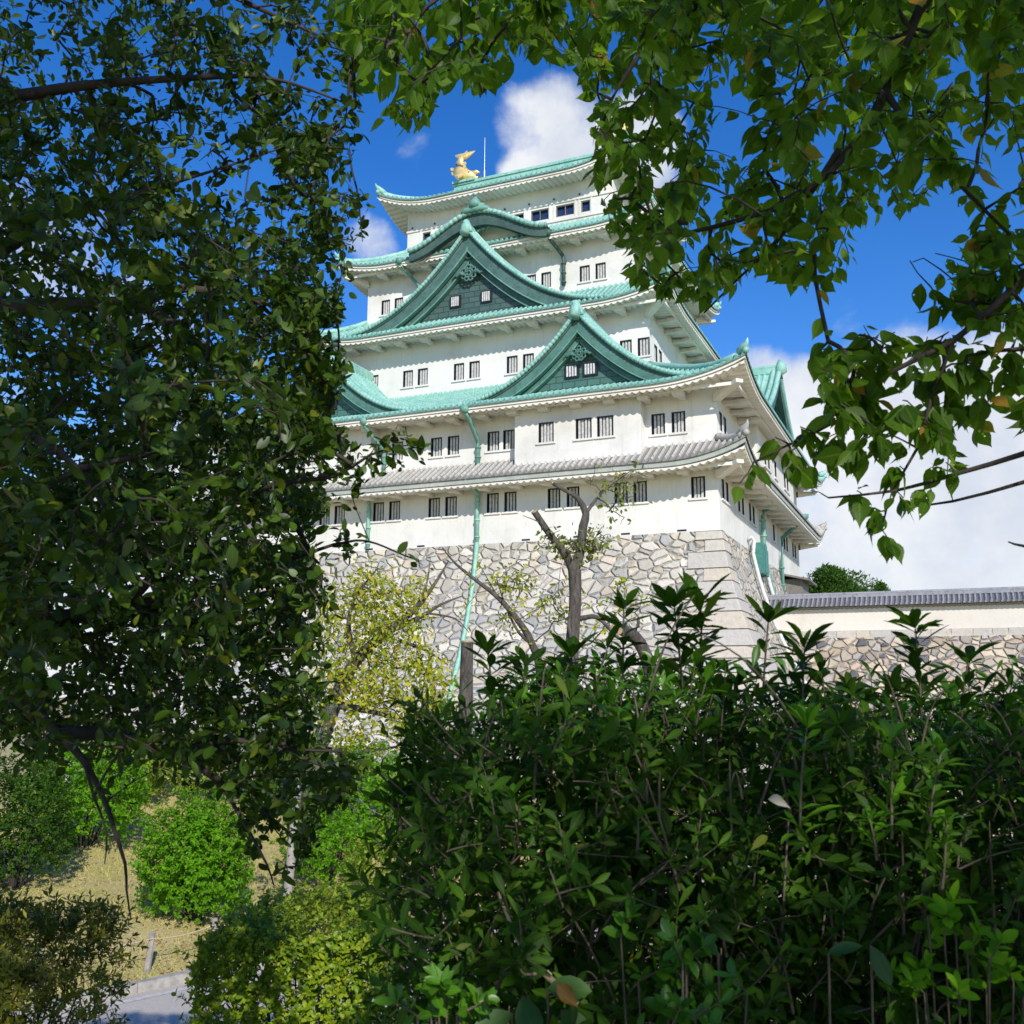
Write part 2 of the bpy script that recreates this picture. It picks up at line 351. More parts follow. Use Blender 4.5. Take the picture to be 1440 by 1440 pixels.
# ---- roofs
SIDES = ('F', 'R', 'B', 'L')
class Roof:
    def __init__(s, eoff, ioff, ze, zi, up, Lc, conc=1.18, pitch=.42, hipmax=None, zhip=None):
        s.e = eoff; s.i = ioff; s.ze = ze; s.zi = zi; s.up = up; s.Lc = Lc; s.conc = conc; s.pitch = pitch
        s.D = ioff-eoff; s.hipmax = hipmax
        s.x0, s.x1, s.y0, s.y1 = XL+eoff, XR-eoff, YF+eoff, YB-eoff
    def upz(s, c, d):
        return s.up*max(0, 1-c/s.Lc)**2.2*max(0, 1-d/(s.D*1.3))
    def z(s, c, d):
        tt = min(1, d/s.D); return s.ze+(s.zi-s.ze)*tt**s.conc+s.upz(c, d)
    def pt(s, side, u, d, z):      # u along eave 0..L
        if side == 'F': return (s.x0+u, s.y0+d, z)
        if side == 'R': return (s.x1-d, s.y0+u, z)
        if side == 'B': return (s.x1-u, s.y1-d, z)
        return (s.x0+d, s.y1-u, z)
    def L(s, side): return s.x1-s.x0 if side in 'FB' else s.y1-s.y0
    def dmax(s, side, u):
        L = s.L(side); c = min(u, L-u)
        if s.hipmax is None: return min(c, s.D)
        if side in 'FB': return c if c < s.hipmax else s.D
        return min(c, s.hipmax)
    def build(s, m_top, m_fascia, m_soffit, woff, capr=.16, white=True, conc_rows=9, fz=.36, orn=None):
        mb = MB(); 
        for sd in SIDES:
            L = s.L(sd); n = round(L/s.pitch); p = L/n; k = 8; us = [i*p/k for i in range(n*k+1)]
            if s.hipmax and sd in 'FB': us = sorted(us+[s.hipmax+1e-4, L-s.hipmax-1e-4])
            rows = []
            for u in us:
                c = min(u, L-u); dm = max(1e-3, s.dmax(sd, u)); ph = (u/p) % 1
                h = .17*max(0, math.cos(2*math.pi*(ph-.5)))**.8
                r = [s.pt(sd, u, 0, s.z(c, 0)-.10+h*.0), s.pt(sd, u, 0, s.z(c, 0)+h)]
                for q in range(1, conc_rows+1):
                    d = dm*q/conc_rows; r.append(s.pt(sd, u, d, s.z(c, d)+h))
                rows.append(r); mb.uv += [(1+ph, 0), (1+ph, 0)]+[(1+ph, dm*q/conc_rows) for q in range(1, conc_rows+1)]
            mb.grid(rows)
        o = mb.build('roof', m_top, keep)
        # fascia under the tiles
        fa = MB(); so = MB(); W = woff-s.e
        for sd in SIDES:
            L = s.L(sd); N = 60; rows = []
            for i in range(N+1):
                u = L*i/N; 
                if i == 0: pass
                c = min(u, L-u); z = s.z(c, 0); k0 = .10; uu = min(max(u, k0), L-k0)
                rows.append([s.pt(sd, uu, k0+.25, z-.05), s.pt(sd, uu, k0, z-.07), s.pt(sd, uu, k0, z-fz+.1), s.pt(sd, min(max(u, .3), L-.3), .3, z-fz+.02)])
            fa.grid(rows)
            # scalloped plaster soffit
            n = round(L/.46); p = L/n; k = 8; rows = []
            for i in range(n*k+1):
                u = i*p/k; c = min(u, L-u); ph = (u/p) % 1; h = .13*abs(math.sin(math.pi*ph)); dm = min(c, W+.02)
                uz = s.upz(c, 0); r = []
                ds = [min(.16, dm), min(.16, dm)]+[min(.16, dm)+(dm-min(.16, dm))*q/4 for q in range(1, 5)]
                for q, d in enumerate(ds):
                    zz = s.ze-fz+.10*d+s.upz(c, d)
                    r.append(s.pt(sd, u, d, zz+.02 if q == 0 else zz-.02-h))
                rows.append(r)
            so.grid(rows)
        fa.build('fascia', m_fascia, o); so.build('soffit', m_soffit, o, smooth=False)
        # hip ridges
        dh = s.hipmax or s.D
        for sx, sy in ((0, 0), (1, 0), (1, 1), (0, 1)):
            pts = []; hr = MB(); on = MB()
            for q in range(11):
                d = dh*q/10
                X = s.x0+d if sx == 0 else s.x1-d; Y = s.y0+d if sy == 0 else s.y1-d
                pts.append((X, Y, s.z(d, d)+.16))
            hr.tube(pts[1:], [.24]*10, 8)
            p0 = Vector(pts[0]); dv = (p0-Vector(pts[2])).normalized()
            on.tube([p0-dv*.7+Vector((0,0,.05)), p0-dv*.35+Vector((0,0,.18)), p0-dv*.1+Vector((0,0,.30)), p0+dv*.10+Vector((0,0,.46)), p0+dv*.16+Vector((0,0,.66))], [.24, .25, .22, .10, .025], 8)
            on.tube([p0-dv*.2+Vector((0,0,-.05)), p0+dv*.10+Vector((0,0,-.02))], [.2, .16], 8)
            hr.build('hip_ridge', m_top, o, True); on.build('ridge_end', orn or m_top, o, True)
        return o
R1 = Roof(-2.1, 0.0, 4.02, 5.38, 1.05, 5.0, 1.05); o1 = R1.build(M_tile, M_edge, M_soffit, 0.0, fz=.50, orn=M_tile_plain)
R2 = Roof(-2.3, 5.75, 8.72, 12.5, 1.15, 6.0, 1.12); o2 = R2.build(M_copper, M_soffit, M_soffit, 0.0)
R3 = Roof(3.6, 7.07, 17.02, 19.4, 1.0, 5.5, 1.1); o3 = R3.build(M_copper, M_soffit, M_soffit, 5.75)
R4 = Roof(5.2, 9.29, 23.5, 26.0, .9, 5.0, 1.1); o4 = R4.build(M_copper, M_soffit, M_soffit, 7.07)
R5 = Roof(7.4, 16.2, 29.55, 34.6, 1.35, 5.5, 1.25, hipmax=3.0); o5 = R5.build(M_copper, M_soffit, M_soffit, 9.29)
# brackets below the eaves
def brackets(off, zs, W, front, right, par):
    b = MB(); b.box(-.33, .33, -W*.66, -W*.38, -.30, -.03); b.box(-.20, .20, -W*.38, -.003, -.27, -.06)
    first = None
    for x in front:
        if first is None: first = b.build('eave_bracket', M_soffit, par); first.location = (x, off, zs); o = first
        else: o = share(first, 'eave_bracket', par, (x, off, zs))
    for y in right:
        o = share(first, 'eave_bracket', par, (XR-off, y, zs)); o.rotation_euler = (0, 0, math.pi/2)
    pb = MB(); x0, x1, y0, y1 = XL+off, XR-off, YF+off, YB-off; q = W*.62
    pb.box(x0-q, x1+q, y0-q-.14, y0-q, zs-.10, zs+.10); pb.box(x1+q, x1+q+.14, y0-q-.14, y1+q, zs-.10, zs+.10)
    pb.build('eave_beam', M_soffit, par)
    for sx, sy in ((1, -1), (-1, -1), (1, 1)):
        cx = x1 if sx > 0 else x0; cy = y0 if sy < 0 else y1; e = W*.76; k = .17
        cb = MB(); cb.add([(cx+sx*k,cy-sy*k,zs-.05),(cx-sx*k,cy+sy*k,zs-.05),(cx+sx*e-sx*k,cy+sy*e+sy*k,zs+.15),(cx+sx*e+sx*k,cy+sy*e-sy*k,zs+.15),
                (cx+sx*k,cy-sy*k,zs-.55),(cx-sx*k,cy+sy*k,zs-.55),(cx+sx*e-sx*k,cy+sy*e+sy*k,zs-.06),(cx+sx*e+sx*k,cy+sy*e-sy*k,zs-.06)],
               [(0,1,2,3),(7,6,5,4),(0,3,7,4),(1,5,6,2),(2,6,7,3)])
        cb.build('corner_bracket', M_soffit, par)
brackets(0, 3.62, 2.1, [-1.9-2.17*i for i in range(15)], [2+2.1*i for i in range(14)], o1)
brackets(0, 8.36, 2.3, [-2.0-2.17*i for i in range(15)], [2, 4.2, 6.4], o2)
brackets(5.75, 16.62, 2.15, [-7.4-2.17*i for i in range(11)], [8, 10.2, 12.4, 14.6, 16.8, 19], o3)
brackets(7.07, 23.1, 1.87, [-9, -11.2, -13.2, -15.5, -21, -23.4, -25.4, -27.4], [9, 11.2, 13.4, 15.6, 17.8], o4)
# top roof: ridge, verge gables
x0g, x1g = XL+7.4+3.0, XR-7.4-3.0; zb5 = R5.z(9, 3.0)
rd = MB(); rd.box(x0g-.35, x1g+.35, 16.0, 16.4, 34.5, 35.15); rd.box(x0g-.45, x1g+.45, 15.9, 16.5, 35.153, 35.3)
rd.tube([(x0g-.45, 16.2, 35.38), (x1g+.45, 16.2, 35.38)], .18, 8)
rd.build('ridge', M_copper, o5)
for sx, xg in ((-1, x0g+.1), (1, x1g-.1)):
    n = 14; prof = [(16.2-8.8+3.0+ (5.8)*q/n, R5.z(9, 3.0+5.8*q/n)) for q in range(n+1)]
    prof = prof+[(32.4-y, z) for y, z in reversed(prof[:-1])]
    tg = MB(); tg.add([(xg-sx*.5, y, z-.05) for y, z in prof], [tuple(range(len(prof)))]); tg.build('gable_panel', M_tymp, o5)
    vg = MB(); vg.tube([(xg+sx*.1, y, z+.18) for y, z in prof], .22, 8); vg.build('verge', M_copper, o5, True)
    bd = MB(); bd.grid([[(xg, y, z-.05), (xg, y, z-.75)] for y, z in prof]); bd.grid([[(xg-.12, y, z-.05), (xg-.12, y, z-.75)] for y, z in prof]); bd.grid([[(xg, y, z-.75), (xg-.12, y, z-.75)] for y, z in prof]); bd.build('bargeboard', M_copper_mid, o5)

# ---- triangular gables
def gable(cx, yf, yb, zb, H, hw, p, dark, frame='F', wins=((-1.2, 0), (.6, 0)), wz=1.6, wsz=(1.1, .75), orn=1.0):
    T = (lambda x, y, z: (cx+x, yf+y, z)) if frame == 'F' else (lambda x, y, z: (yf-y, cx+x, z))
    dep = yb-yf
    def cz(x): return zb+H*(1-min(1, abs(x)/hw))**p
    def nrm(x):
        e = .01; s = (cz(x+e)-cz(x-e))/(2*e); l = math.hypot(1, s); return (-s/l, 1/l)
    root = MB(); N = 26
    def xs(n=N): return [-hw+2*hw*i/(2*n) for i in range(2*n+1)]
    ny = max(2, int(dep/.42))*6; rows = []
    for j in range(ny+1):
        y = dep*j/ny; ph = (y/.42) % 1; h = .13*max(0, math.cos(2*math.pi*(ph-.5)))**.6
        rows.append([T(x, y, cz(x)+h) for x in xs()]); root.uv += [(1+ph, abs(x)*1.2) for x in xs()]
    root.grid(rows)
    g = root.build('gable', M_copper, keep)
    # verge rows
    v = MB()
    for (yy, r, lift, per) in ((.0, .145, .04, .28), (.34, .14, .11, .28), (.70, .14, .13, .28), (1.06, .15, .24, 0)):
        for sg in (-1, 1):
            P = []; S = []; AC = []; n = 220; acc = 0; last = None
            for i in range(n+1):
                x = sg*hw*(1.0-(1-i/n)) if False else sg*hw*i/n
                nx, nz = nrm(x if abs(x) > .02 else sg*.02); q = Vector(T(x+nx*lift, yy, cz(x)+nz*lift))
                if last is not None: acc += (q-last).length
                last = q; P.append(q); AC.append(acc); S.append(r*(.90+.24*abs(math.sin(math.pi*acc/per))) if per else r)
            v.tube(P, S, 7); v.uv += [(1.5, q*1.45 if per else .2) for q in AC for _ in range(7)]
    v.build('verge_tiles', M_copper, g, True)
    # row of round tile ends hanging along the front edge
    # bargeboards
    def strip(name, o0, o1, y0, y1, m, x_lim=1.0):
        b = MB()
        for sg in (-1, 1):
            rows = []
            n = 40
            for i in range(n+1):
                x = sg*hw*x_lim*i/n; nx, nz = nrm(x if abs(x) > .05 else sg*.05)
                if i == 0: nx = 0; nz = 1.15
                A = (x-nx*o0, cz(x)-nz*o0); Bq = (x-nx*o1, cz(x)-nz*o1)
                A = (A[0], max(A[1], zb-.02)); Bq = (Bq[0], max(Bq[1], zb-.05))
                if sg*A[0] < 0: A = (0, A[1])
                if sg*Bq[0] < 0: Bq = (0, Bq[1])
                rows.append([T(A[0], y1, A[1]), T(A[0], y0, A[1]), T(Bq[0], y0, Bq[1]), T(Bq[0], y1, Bq[1])])
            b.grid(rows)
        return b.build(name, m, g)
    k = H/7.0
    strip('bargeboard', .02, .16*1.4, .06, .5, M_copper_dark)
    strip('bargeboard', .225, .80*k+.15, .14, .5, M_board_dark if dark else M_board_green)
    strip('bargeboard_trim', .81*k+.16, .90*k+.17, .10, .5, M_copper_mid)
    strip('inner_arch', .92*k+.18, 1.30*k+.16, .55, .85, M_board_dark if dark else M_board_green, .97); strip('inner_arch_trim', 1.31*k+.16, 1.40*k+.17, .50, .85, M_copper_mid, .96)
    # tympanum
    tp = MB(); pr = [(x, cz(x)-.1) for x in xs(30)]
    tp.grid([[T(x, .9, zb-.1), T(x, .9, max(z, zb-.05))] for x, z in pr])
    tp.build('gable_panel', M_tymp if dark else M_tymp2, g)
    # small barred openings
    for xw in wins:
        a = xw[0]; fn = lambda u, d, z: T(u, .9-.06+d, z)
        q = MB(); fbox(q, fn, a-.1, a+wsz[0]+.1, -.05, .05, zb+wz-.1, zb+wz+wsz[1]+.1); o = q.build('window', M_pane, g)
        q = MB(); 
        for i in range(4):
            u = a+.03+i*(wsz[0]-.06)/4; fbox(q, fn, u+.02, u+wsz[0]*.165, -.10, -.053, zb+wz, zb+wz+wsz[1])
        q.build('lattice', M_pipe_w, o)
    # pendant crest below the apex
    zo = zb+H*.53 if dark else zb+H*.49; cr = MB(); Rr = .62*orn
    def ring(cx_, cz_, r, tr, n=20): 
        cr.tube([T(cx_+r*math.cos(a), .44, cz_+r*math.sin(a)) for a in [2*math.pi*i/n for i in range(n+1)]], tr, 6)
    ring(0, zo, Rr*.75, .10*orn); ring(0, zo, Rr*.38, .12*orn)
    for a in (210, 250, 290, 330, 30, 90, 150):
        A = math.radians(a); ring(Rr*1.05*math.cos(A), zo+Rr*1.05*math.sin(A), Rr*.36, .10*orn, 10)
    for sg in (-1, 1):
        cr.tube([T(sg*Rr*.9, .44, zo-.1), T(sg*Rr*1.6, .44, zo+.12*orn), T(sg*Rr*2.1, .44, zo-.18*orn), T(sg*Rr*2.6, .44, zo-.05*orn), T(sg*Rr*3.0, .44, zo-.45*orn)], [.2*orn, .22*orn, .17*orn, .13*orn, .04], 6)
    ring(0, zb+H*.74, .42*orn, .09*orn)
    cr.build('crest', M_crest_dark if dark else M_board_green, g, True)
    # ridge and apex ornament
    rg = MB(); 
    def rb(xa, xb, ya, yb_, za, zb_):
        P = [T(x, y, z) for z in (za, zb_) for x, y in ((xa, ya), (xb, ya), (xb, yb_), (xa, yb_))]
        rg.add(P, [(3,2,1,0),(4,5,6,7),(0,1,5,4),(1,2,6,5),(2,3,7,6),(3,0,4,7)])
    za = zb+H
    rb(-.2, .2, .2, dep, za-.15, za+.32); rg.tube([T(0, .1, za+.36), T(0, dep, za+.36)], .2, 8)
    rg.build('ridge', M_copper, g)
    oa = MB(); oa.tube([T(0, -.02, za-.55), T(0, -.12, za-.2), T(0, -.10, za+.25), T(0, -.02, za+.62), T(0, .03, za+.78)], [.22, .42, .40, .26, .08], 10)
    oa.tube([T(-.42, -.1, za-.3), T(-.3, -.12, za+.05)], [.12, .16], 6); oa.tube([T(.42, -.1, za-.3), T(.3, -.12, za+.05)], [.12, .16], 6)
    oa.build('ridge_end', M_copper, g, True)
    # rear down-ridges on the slopes ends
    ev = MB()
    for sg in (-1, 1): ev.tube([T(sg*hw*.62, 1.25, cz(hw*.62)+.15), T(sg*hw*.78, 1.25, cz(hw*.78)+.15), T(sg*hw*.9, 1.25, cz(hw*.9)+.18), T(sg*hw*.985, 1.25, cz(hw*.985)+.30)], [.2, .2, .2, .24], 8)
    ev.build('descending_ridge', M_copper, g, True)
    return g
gable(-18.95, 4.0, 7.07, 17.38, 6.9, 10.6, 1.95, True, wins=((-1.62, 0), (.92, 0)), wz=1.40, wsz=(.72, .72), orn=.72)
gable(-8.45, -1.25, 5.75, 9.18, 5.15, 8.3, 2.05, False, wins=((-1.02, 0), (.22, 0)), wz=1.20, wsz=(.8, .68), orn=.56)
gable(-27.9, -1.25, 5.75, 9.18, 5.15, 8.3, 2.05, False, wins=((-1.02, 0), (.22, 0)), wz=1.20, wsz=(.8, .68), orn=.56)
gable(16.2, 1.25, -5.75, 9.15, 5.15, 8.3, 1.75, False, frame='R', wins=((-.75, 0),), wz=1.55, wsz=(.9, .72)) if False else None
# gable on the right-hand roof
def side_gable():
    n = 40; hw = 9.0; zb = 9.2; H = 5.2; cy = 16.2
    def cz(y): return zb+H*(1-min(1, abs(y)/hw))**1.75
    ys = [-hw+2*hw*i/n for i in range(n+1)]; mb = MB(); rows = []
    for j in range(97):
        x = 1.35-7.1*j/96; h = .09*max(0, math.cos(2*math.pi*((7.1*j/96/.42) % 1-.5)))**.6
        rows.append([(x, cy+y, cz(y)+h) for y in ys])
    mb.grid(rows); g = mb.build('gable', M_copper, keep)
    b = MB(); b.grid([[(1.35, cy+y, cz(y)-.02), (1.35, cy+y, max(zb-.05, cz(y)-1.0)), (1.1, cy+y, max(zb-.05, cz(y)-1.0))] for y in ys]); b.build('bargeboard', M_copper_dark, g)
    v = MB(); v.tube([(1.35, cy+y, cz(y)+.1) for y in ys], .2, 8); v.tube([(.95, cy+y, cz(y)+.2) for y in ys], .17, 8); v.build('verge_tiles', M_copper, g, True)
    p = MB(); p.grid([[(.6, cy+y, zb-.1), (.6, cy+y, max(zb-.05, cz(y)-.1))] for y in ys]); p.build('gable_panel', M_tymp2, g)
    r = MB(); r.box(-5.75, 1.3, cy-.2, cy+.2, zb+H-.1, zb+H+.35); r.tube([(-5.75, cy, zb+H+.4), (1.4, cy, zb+H+.4)], .2, 8); r.build('ridge', M_copper, g)
    e = MB(); e.tube([(1.4, cy, zb+H-.5), (1.5, cy, zb+H), (1.5, cy, zb+H+.5), (1.4, cy, zb+H+.95)], [.25, .45, .4, .1], 8); e.build('ridge_end', M_copper, g, True)
side_gable()

# ---- curved (bell-shaped) gable on the fourth roof
def karahafu():
    cx = -18.6; hw = 5.7; y0 = 4.75; y1 = 9.29; zb = 23.78; H = 2.15
    def cz(x):
        a = min(1, abs(x)/hw); return zb+H*(.5+.5*math.cos(math.pi*a))**.9
    n = 60; xs = [-hw+2*hw*i/n for i in range(n+1)]; mb = MB(); rows = []; ny = 66
    for j in range(ny+1):
        y = y0+(y1-y0)*j/ny; h = .09*max(0, math.cos(2*math.pi*(((y-y0)/.42) % 1-.5)))**.6
        rows.append([(cx+x, y, cz(x)+h+.10*(y-y0)) for x in xs])
    mb.grid(rows); g = mb.build('curved_gable', M_copper, keep)
    v = MB(); P = [Vector((cx+x, y0-.02, cz(x)+.08)) for x in [-hw+2*hw*i/200 for i in range(201)]]
    acc = 0; S = []
    for i, q in enumerate(P):
        if i: acc += (q-P[i-1]).length
        S.append(.17*(1+.3*abs(math.sin(math.pi*acc/.42))))
    v.tube(P, S, 7); v.uv += [(1.5, i*.085) for i in range(len(P)) for _ in range(7)]; v.build('verge_tiles', M_copper, g, True)
    b = MB(); rows = []
    for x in xs:
        a = abs(x)/hw; th = .72+.32*(1-a)
        rows.append([(cx+x, y0+.5, cz(x)-.08), (cx+x, y0+.08, cz(x)-.08), (cx+x, y0+.08, cz(x)-th), (cx+x, y0+.6, cz(x)-th)])
    b.grid(rows); b.build('bargeboard', M_copper_dark, g)
    s = MB(); s.grid([[(cx+x, y0+.4, cz(x)-.75-.2*(1-abs(x)/hw)), (cx+x, 7.06, cz(x)-.55)] for x in xs]); s.build('soffit', M_soffit, g)
    p = MB(); p.grid([[(cx+x, 6.2, 23.2), (cx+x, 6.2, cz(x)-.7)] for x in xs[12:-12]]); p.build('gable_panel', M_soffit, g)
    r = MB(); r.box(cx-.2, cx+.2, y0+.1, y1, zb+H, zb+H+.75)
    r.tube([(cx, y0, zb+H+.62), (cx, y1, zb+H+.9)], .2, 8); r.build('ridge', M_copper, g)
    e = MB(); y = y0-.1; z = zb+H
    e.tube([(cx-1.15, y, z+.05), (cx-.8, y, z+.15), (cx, y, z+.22), (cx+.8, y, z+.15), (cx+1.15, y, z+.05)], [.12, .26, .32, .26, .12], 8)
    e.tube([(cx-.75, y, z+.42), (cx, y, z+.5), (cx+.75, y, z+.42)], [.14, .26, .14], 8)
    e.tube([(cx, y, z+.3), (cx, y, z+.75), (cx, y, z+1.05), (cx, y, z+1.3)], [.5, .42, .2, .06], 8)
    e.tube([(cx, y-.1, z+1.22), (cx, y-.1, z+1.42)], [.12, .05], 6)
    e.build('ridge_end', M_copper_mid, g, True)
    c = MB()
    for k in range(-3, 4):
        c.tube([(cx+k*.42-.2, y0+.55, zb+H-1.1+.08*abs(k)), (cx+k*.42, y0+.5, zb+H-1.3+.05*abs(k)), (cx+k*.42+.2, y0+.55, zb+H-1.1+.08*abs(k))], [.08, .13, .08], 6)
    c.build('crest', M_copper_mid, g, True)
karahafu()

# ---- gold fish on the ridge
def fish(x, s):
    mb = MB(); z0 = 35.5
    body = [(1.2*s, .30, .20), (.95*s, .42, .44), (.5*s, .52, .60), (.0*s, .66, .66), (-.38*s, .98, .60), (-.52*s, 1.4, .50), (-.45*s, 1.8, .40), (-.28*s, 2.15, .33), (-.12*s, 2.42, .26)]
    mb.tube([(x+a*1.0, 16.2, z0+b) for a, b, r in body], [r*.92 for a, b, r in body], 12, flat=.8)
    # open jaw, eyes
    mb.tube([(x+.9*s, 16.2, z0+.62), (x+1.35*s, 16.2, z0+.72), (x+1.62*s, 16.2, z0+.62)], [.26, .2, .06], 8)
    mb.tube([(x+.9*s, 16.2, z0+.26), (x+1.3*s, 16.2, z0+.16), (x+1.5*s, 16.2, z0+.2)], [.24, .16, .05], 8)
    for q in (-.42, .42): mb.tube([(x+.72*s, 16.2+q*.85, z0+.72), (x+.74*s, 16.2+q*1.1, z0+.76)], [.13, .06], 8)
    o = mb.build('gold_fish', M_gold, keep, True)
    fn = MB()
    def fin(base, tip, wid, n=3):
        base, tip = Vector(base), Vector(tip); d = tip-base; sdv = d.cross(Vector((0, 1, 0))).normalized()*wid
        A = [base-sdv*.4, base+sdv*.4, base+d*.6+sdv, tip, base+d*.55-sdv]
        fn.add([a+Vector((0, -.05, 0)) for a in A]+[a+Vector((0, .05, 0)) for a in A], [(0,1,2,3,4), (9,8,7,6,5)]+[(i, (i+1) % 5, (i+1) % 5+5, i+5) for i in range(5)])
    fn.tube([(x-.85*s, 16.2, z0+2.78), (x-.5*s, 16.2, z0+2.66), (x-.15*s, 16.2, z0+2.5), (x+.3*s, 16.2, z0+2.52), (x+.7*s, 16.2, z0+2.66), (x+1.15*s, 16.2, z0+2.80)], [.05, .22, .34, .32, .20, .04], 10, flat=.6)
    fin((x+.1*s, 16.2, z0+2.4), (x+.35*s, 16.2, z0+3.02), .18)
    for b, tp in (((.3, .95), (.25, 1.35)), ((.05, 1.3), (.2, 1.65)), ((.0, 1.65), (.25, 1.95))): fin((x+b[0]*s, 16.2, z0+b[1]), (x+tp[0]*s, 16.2, z0+tp[1]), .18)
    for b, tp in (((-.8, .9), (-1.2, 1.2)), ((-.92, 1.35), (-1.3, 1.65))): fin((x+b[0]*s, 16.2, z0+b[1]), (x+tp[0]*s, 16.2, z0+tp[1]), .16)
    for q in (-.62, .62): 
        fn.tube([(x+.2*s, 16.2+q*.8, z0+.45), (x-.15*s, 16.2+q*1.3, z0+.15), (x-.45*s, 16.2+q*1.4, z0+.3)], [.16, .18, .03], 6)
    fn.build('fin', M_gold, o)
    pd = MB(); pd.box(x-.9, x+1.3, 15.75, 16.65, 35.32, 35.52); pd.build('pedestal', M_copper, o)
fish(-25.5, 1); fish(-10.9, -1)
lr = MB(); lr.tube([(-23.4, 16.2, 35.3), (-23.4, 16.2, 39.4)], [.030, .012], 6); lr.tube([(-23.4, 16.2, 35.3), (-23.4, 16.2, 36.2)], .06, 6); lr.tube([(-24.6, 16.2, 35.62), (-23.4, 16.2, 35.7)], .05, 6); lr.build('lightning_rod', M_steel, keep)
lr = MB(); lr.tube([(-12.9, 16.2, 35.3), (-12.9, 16.2, 39.0)], [.045, .018], 6); lr.build('lightning_rod', M_steel, keep)

# ---- rainwater pipes
def pipe(pts, r, m, clamp=True, name='downpipe', hop=True):
    mb = MB(); mb.tube(pts, r, 10)
    if clamp:
        a, b = Vector(pts[-2]), Vector(pts[-1])
        for k in (.12, .5, .88): 
            c = a.lerp(b, k); mb.tube([c-(b-a).normalized()*.05, c+(b-a).normalized()*.05], r*1.4, 10)
    if hop:
        a = Vector(pts[0]); mb.tube([a+Vector((0, 0, .35)), a+Vector((0, 0, .05)), a+Vector((0, 0, -.12))], [r*2.4, r*2.2, r], 8)
    return mb.build(name, m, keep, True)
def bat(h): return .15*h+.022*h*h
pipe([(-15.8,-2.1,8.35),(-15.7,-1.9,8.1),(-15.75,-.35,6.9),(-15.75,-.22,6.6),(-15.75,-.22,4.9)], .15, M_copper_mid)
sp = [(-15.75,-2.0,4.0),(-15.75,-.25,3.3),(-15.75,-.22,3.0),(-15.75,-.22,.1)]
pipe(sp, .14, M_pipe_g, hop=False)
pipe([(-15.75, -bat(h)-.22, -h) for h in (-.1, 1, 2, 3, 4, 5, 6, 7, 9, 11, 13)], .15, M_pipe_g, hop=False)
pipe([(-23.4,-2.1,8.35),(-23.4,-1.9,8.1),(-22.9,-.35,6.9),(-22.9,-.22,6.6),(-22.9,-.22,5.2)], .13, M_copper_mid)
pipe([(-24.0,-2.0,4.0),(-24.0,-.25,3.3),(-24.0,-.22,3.0),(-24.0,-.22,.1)], .13, M_pipe_g, hop=False)
pipe([(-30.0,3.75,16.7),(-29.9,3.9,16.4),(-29.4,5.4,15.5),(-29.4,5.5,15.2),(-29.4,5.5,12.6)], .14, M_copper_dark)
pipe([(-25.4,5.35,23.3),(-25.3,5.5,23.1),(-24.5,6.7,21.9),(-24.4,6.8,21.5),(-24.4,6.8,20.6)], .14, M_copper_mid)
pipe([(-13.0,5.35,23.3),(-12.95,5.5,23.1),(-12.4,6.7,22.2),(-12.35,6.8,21.8),(-12.35,6.8,19.9)], .14, M_copper_dark)
# right face: green downpipe, white conduits, cabinet, porch
pipe([(2.0,13.2,4.0),(.3,13.2,3.3),(.25,13.2,3.0),(.25,13.2,.1)], .16, M_pipe_g, hop=False)
pipe([(bat(h)+.25, 13.2, -h) for h in (-.1,1,2,3,4,5,6,7,9)], .16, M_copper_mid, hop=False)
pipe([(2.0,21.5,4.0),(.3,21.3,2.6),(.25,20.9,.6),(.25,20.8,-3)], .15, M_copper_mid)
for yy in (8.3, 12.4):
    pipe([(.02,yy,.55),(.3,yy,.75),(.45,yy,.55)]+[(bat(h)+.3, yy, -h) for h in (.3,1,2,3,4,5,6,7,9)], .13, M_pipe_w, hop=False, name='conduit')
cb = MB(); cb.box(.1, .85, 9.1, 10.6, -1.55, .5); cb.box(.1, .80, 10.75, 11.5, -1.6, .2)
cb.add([(.86,9.2,-1.4),(.86,9.82,-1.4),(.86,9.82,.4),(.86,9.2,.4)], [(0,1,2,3)]); cb.box(.86, .90, 9.88, 10.5, -1.45, .4)
cb.build('cabinet', M_teal, keep)
po = MB(); po.box(.05, 1.5, 22.6, 26, -3.4, -.55); po.build('porch', M_frame, keep)
po = MB(); po.add([(-.0,22,-.1),(2.1,22,-.6),(2.1,26.6,-.6),(0,26.6,-.1),(0,22,-.25),(2.1,22,-.75),(2.1,26.6,-.75),(0,26.6,-.25)], [(0,1,2,3),(7,6,5,4),(0,4,5,1),(1,5,6,2),(2,6,7,3)]); po.build('porch_roof', M_frame, keep)
# small drain slots at the wall foot
ds = MB()
for x in (-2.3, -5.8, -8.9, -16.0+3.6, -20, -24): ds.box(x-.28, x+.28, -.015, .02, .05, .16)
ds.build('drain_slot', M_pane, keep)

# ---- battered stone base with dressed corner stones
sb = MB(); hs_ = [0, .6, 1.3, 2.2, 3.2, 4.3, 5.5, 7, 8.6, 10.4, 12.4, 14.6, 17, 19.6]
rows = []
for h in hs_:
    e = bat(h); X0, X1, Y0, Y1 = XL-e, XR+e, YF-e, YB+e
    n = 12
    r = [(X0+(X1-X0)*i/n, Y0, -h) for i in range(n)]+[(X1, Y0+(Y1-Y0)*i/n, -h) for i in range(n)]+[(X1-(X1-X0)*i/n, Y1, -h) for i in range(n)]+[(X0, Y1-(Y1-Y0)*i/n, -h) for i in range(n)]
    rows.append(r)
sb.grid(rows, close=True)
sb.add([(XL,YF,-.004),(XR,YF,-.004),(XR,YB,-.004),(XL,YB,-.004)], [(0,1,2,3)])
sbo = sb.build('stone_base', M_stone, keep)
qs = MB(); h = 0.0; k = 0; rr = random.Random(4)
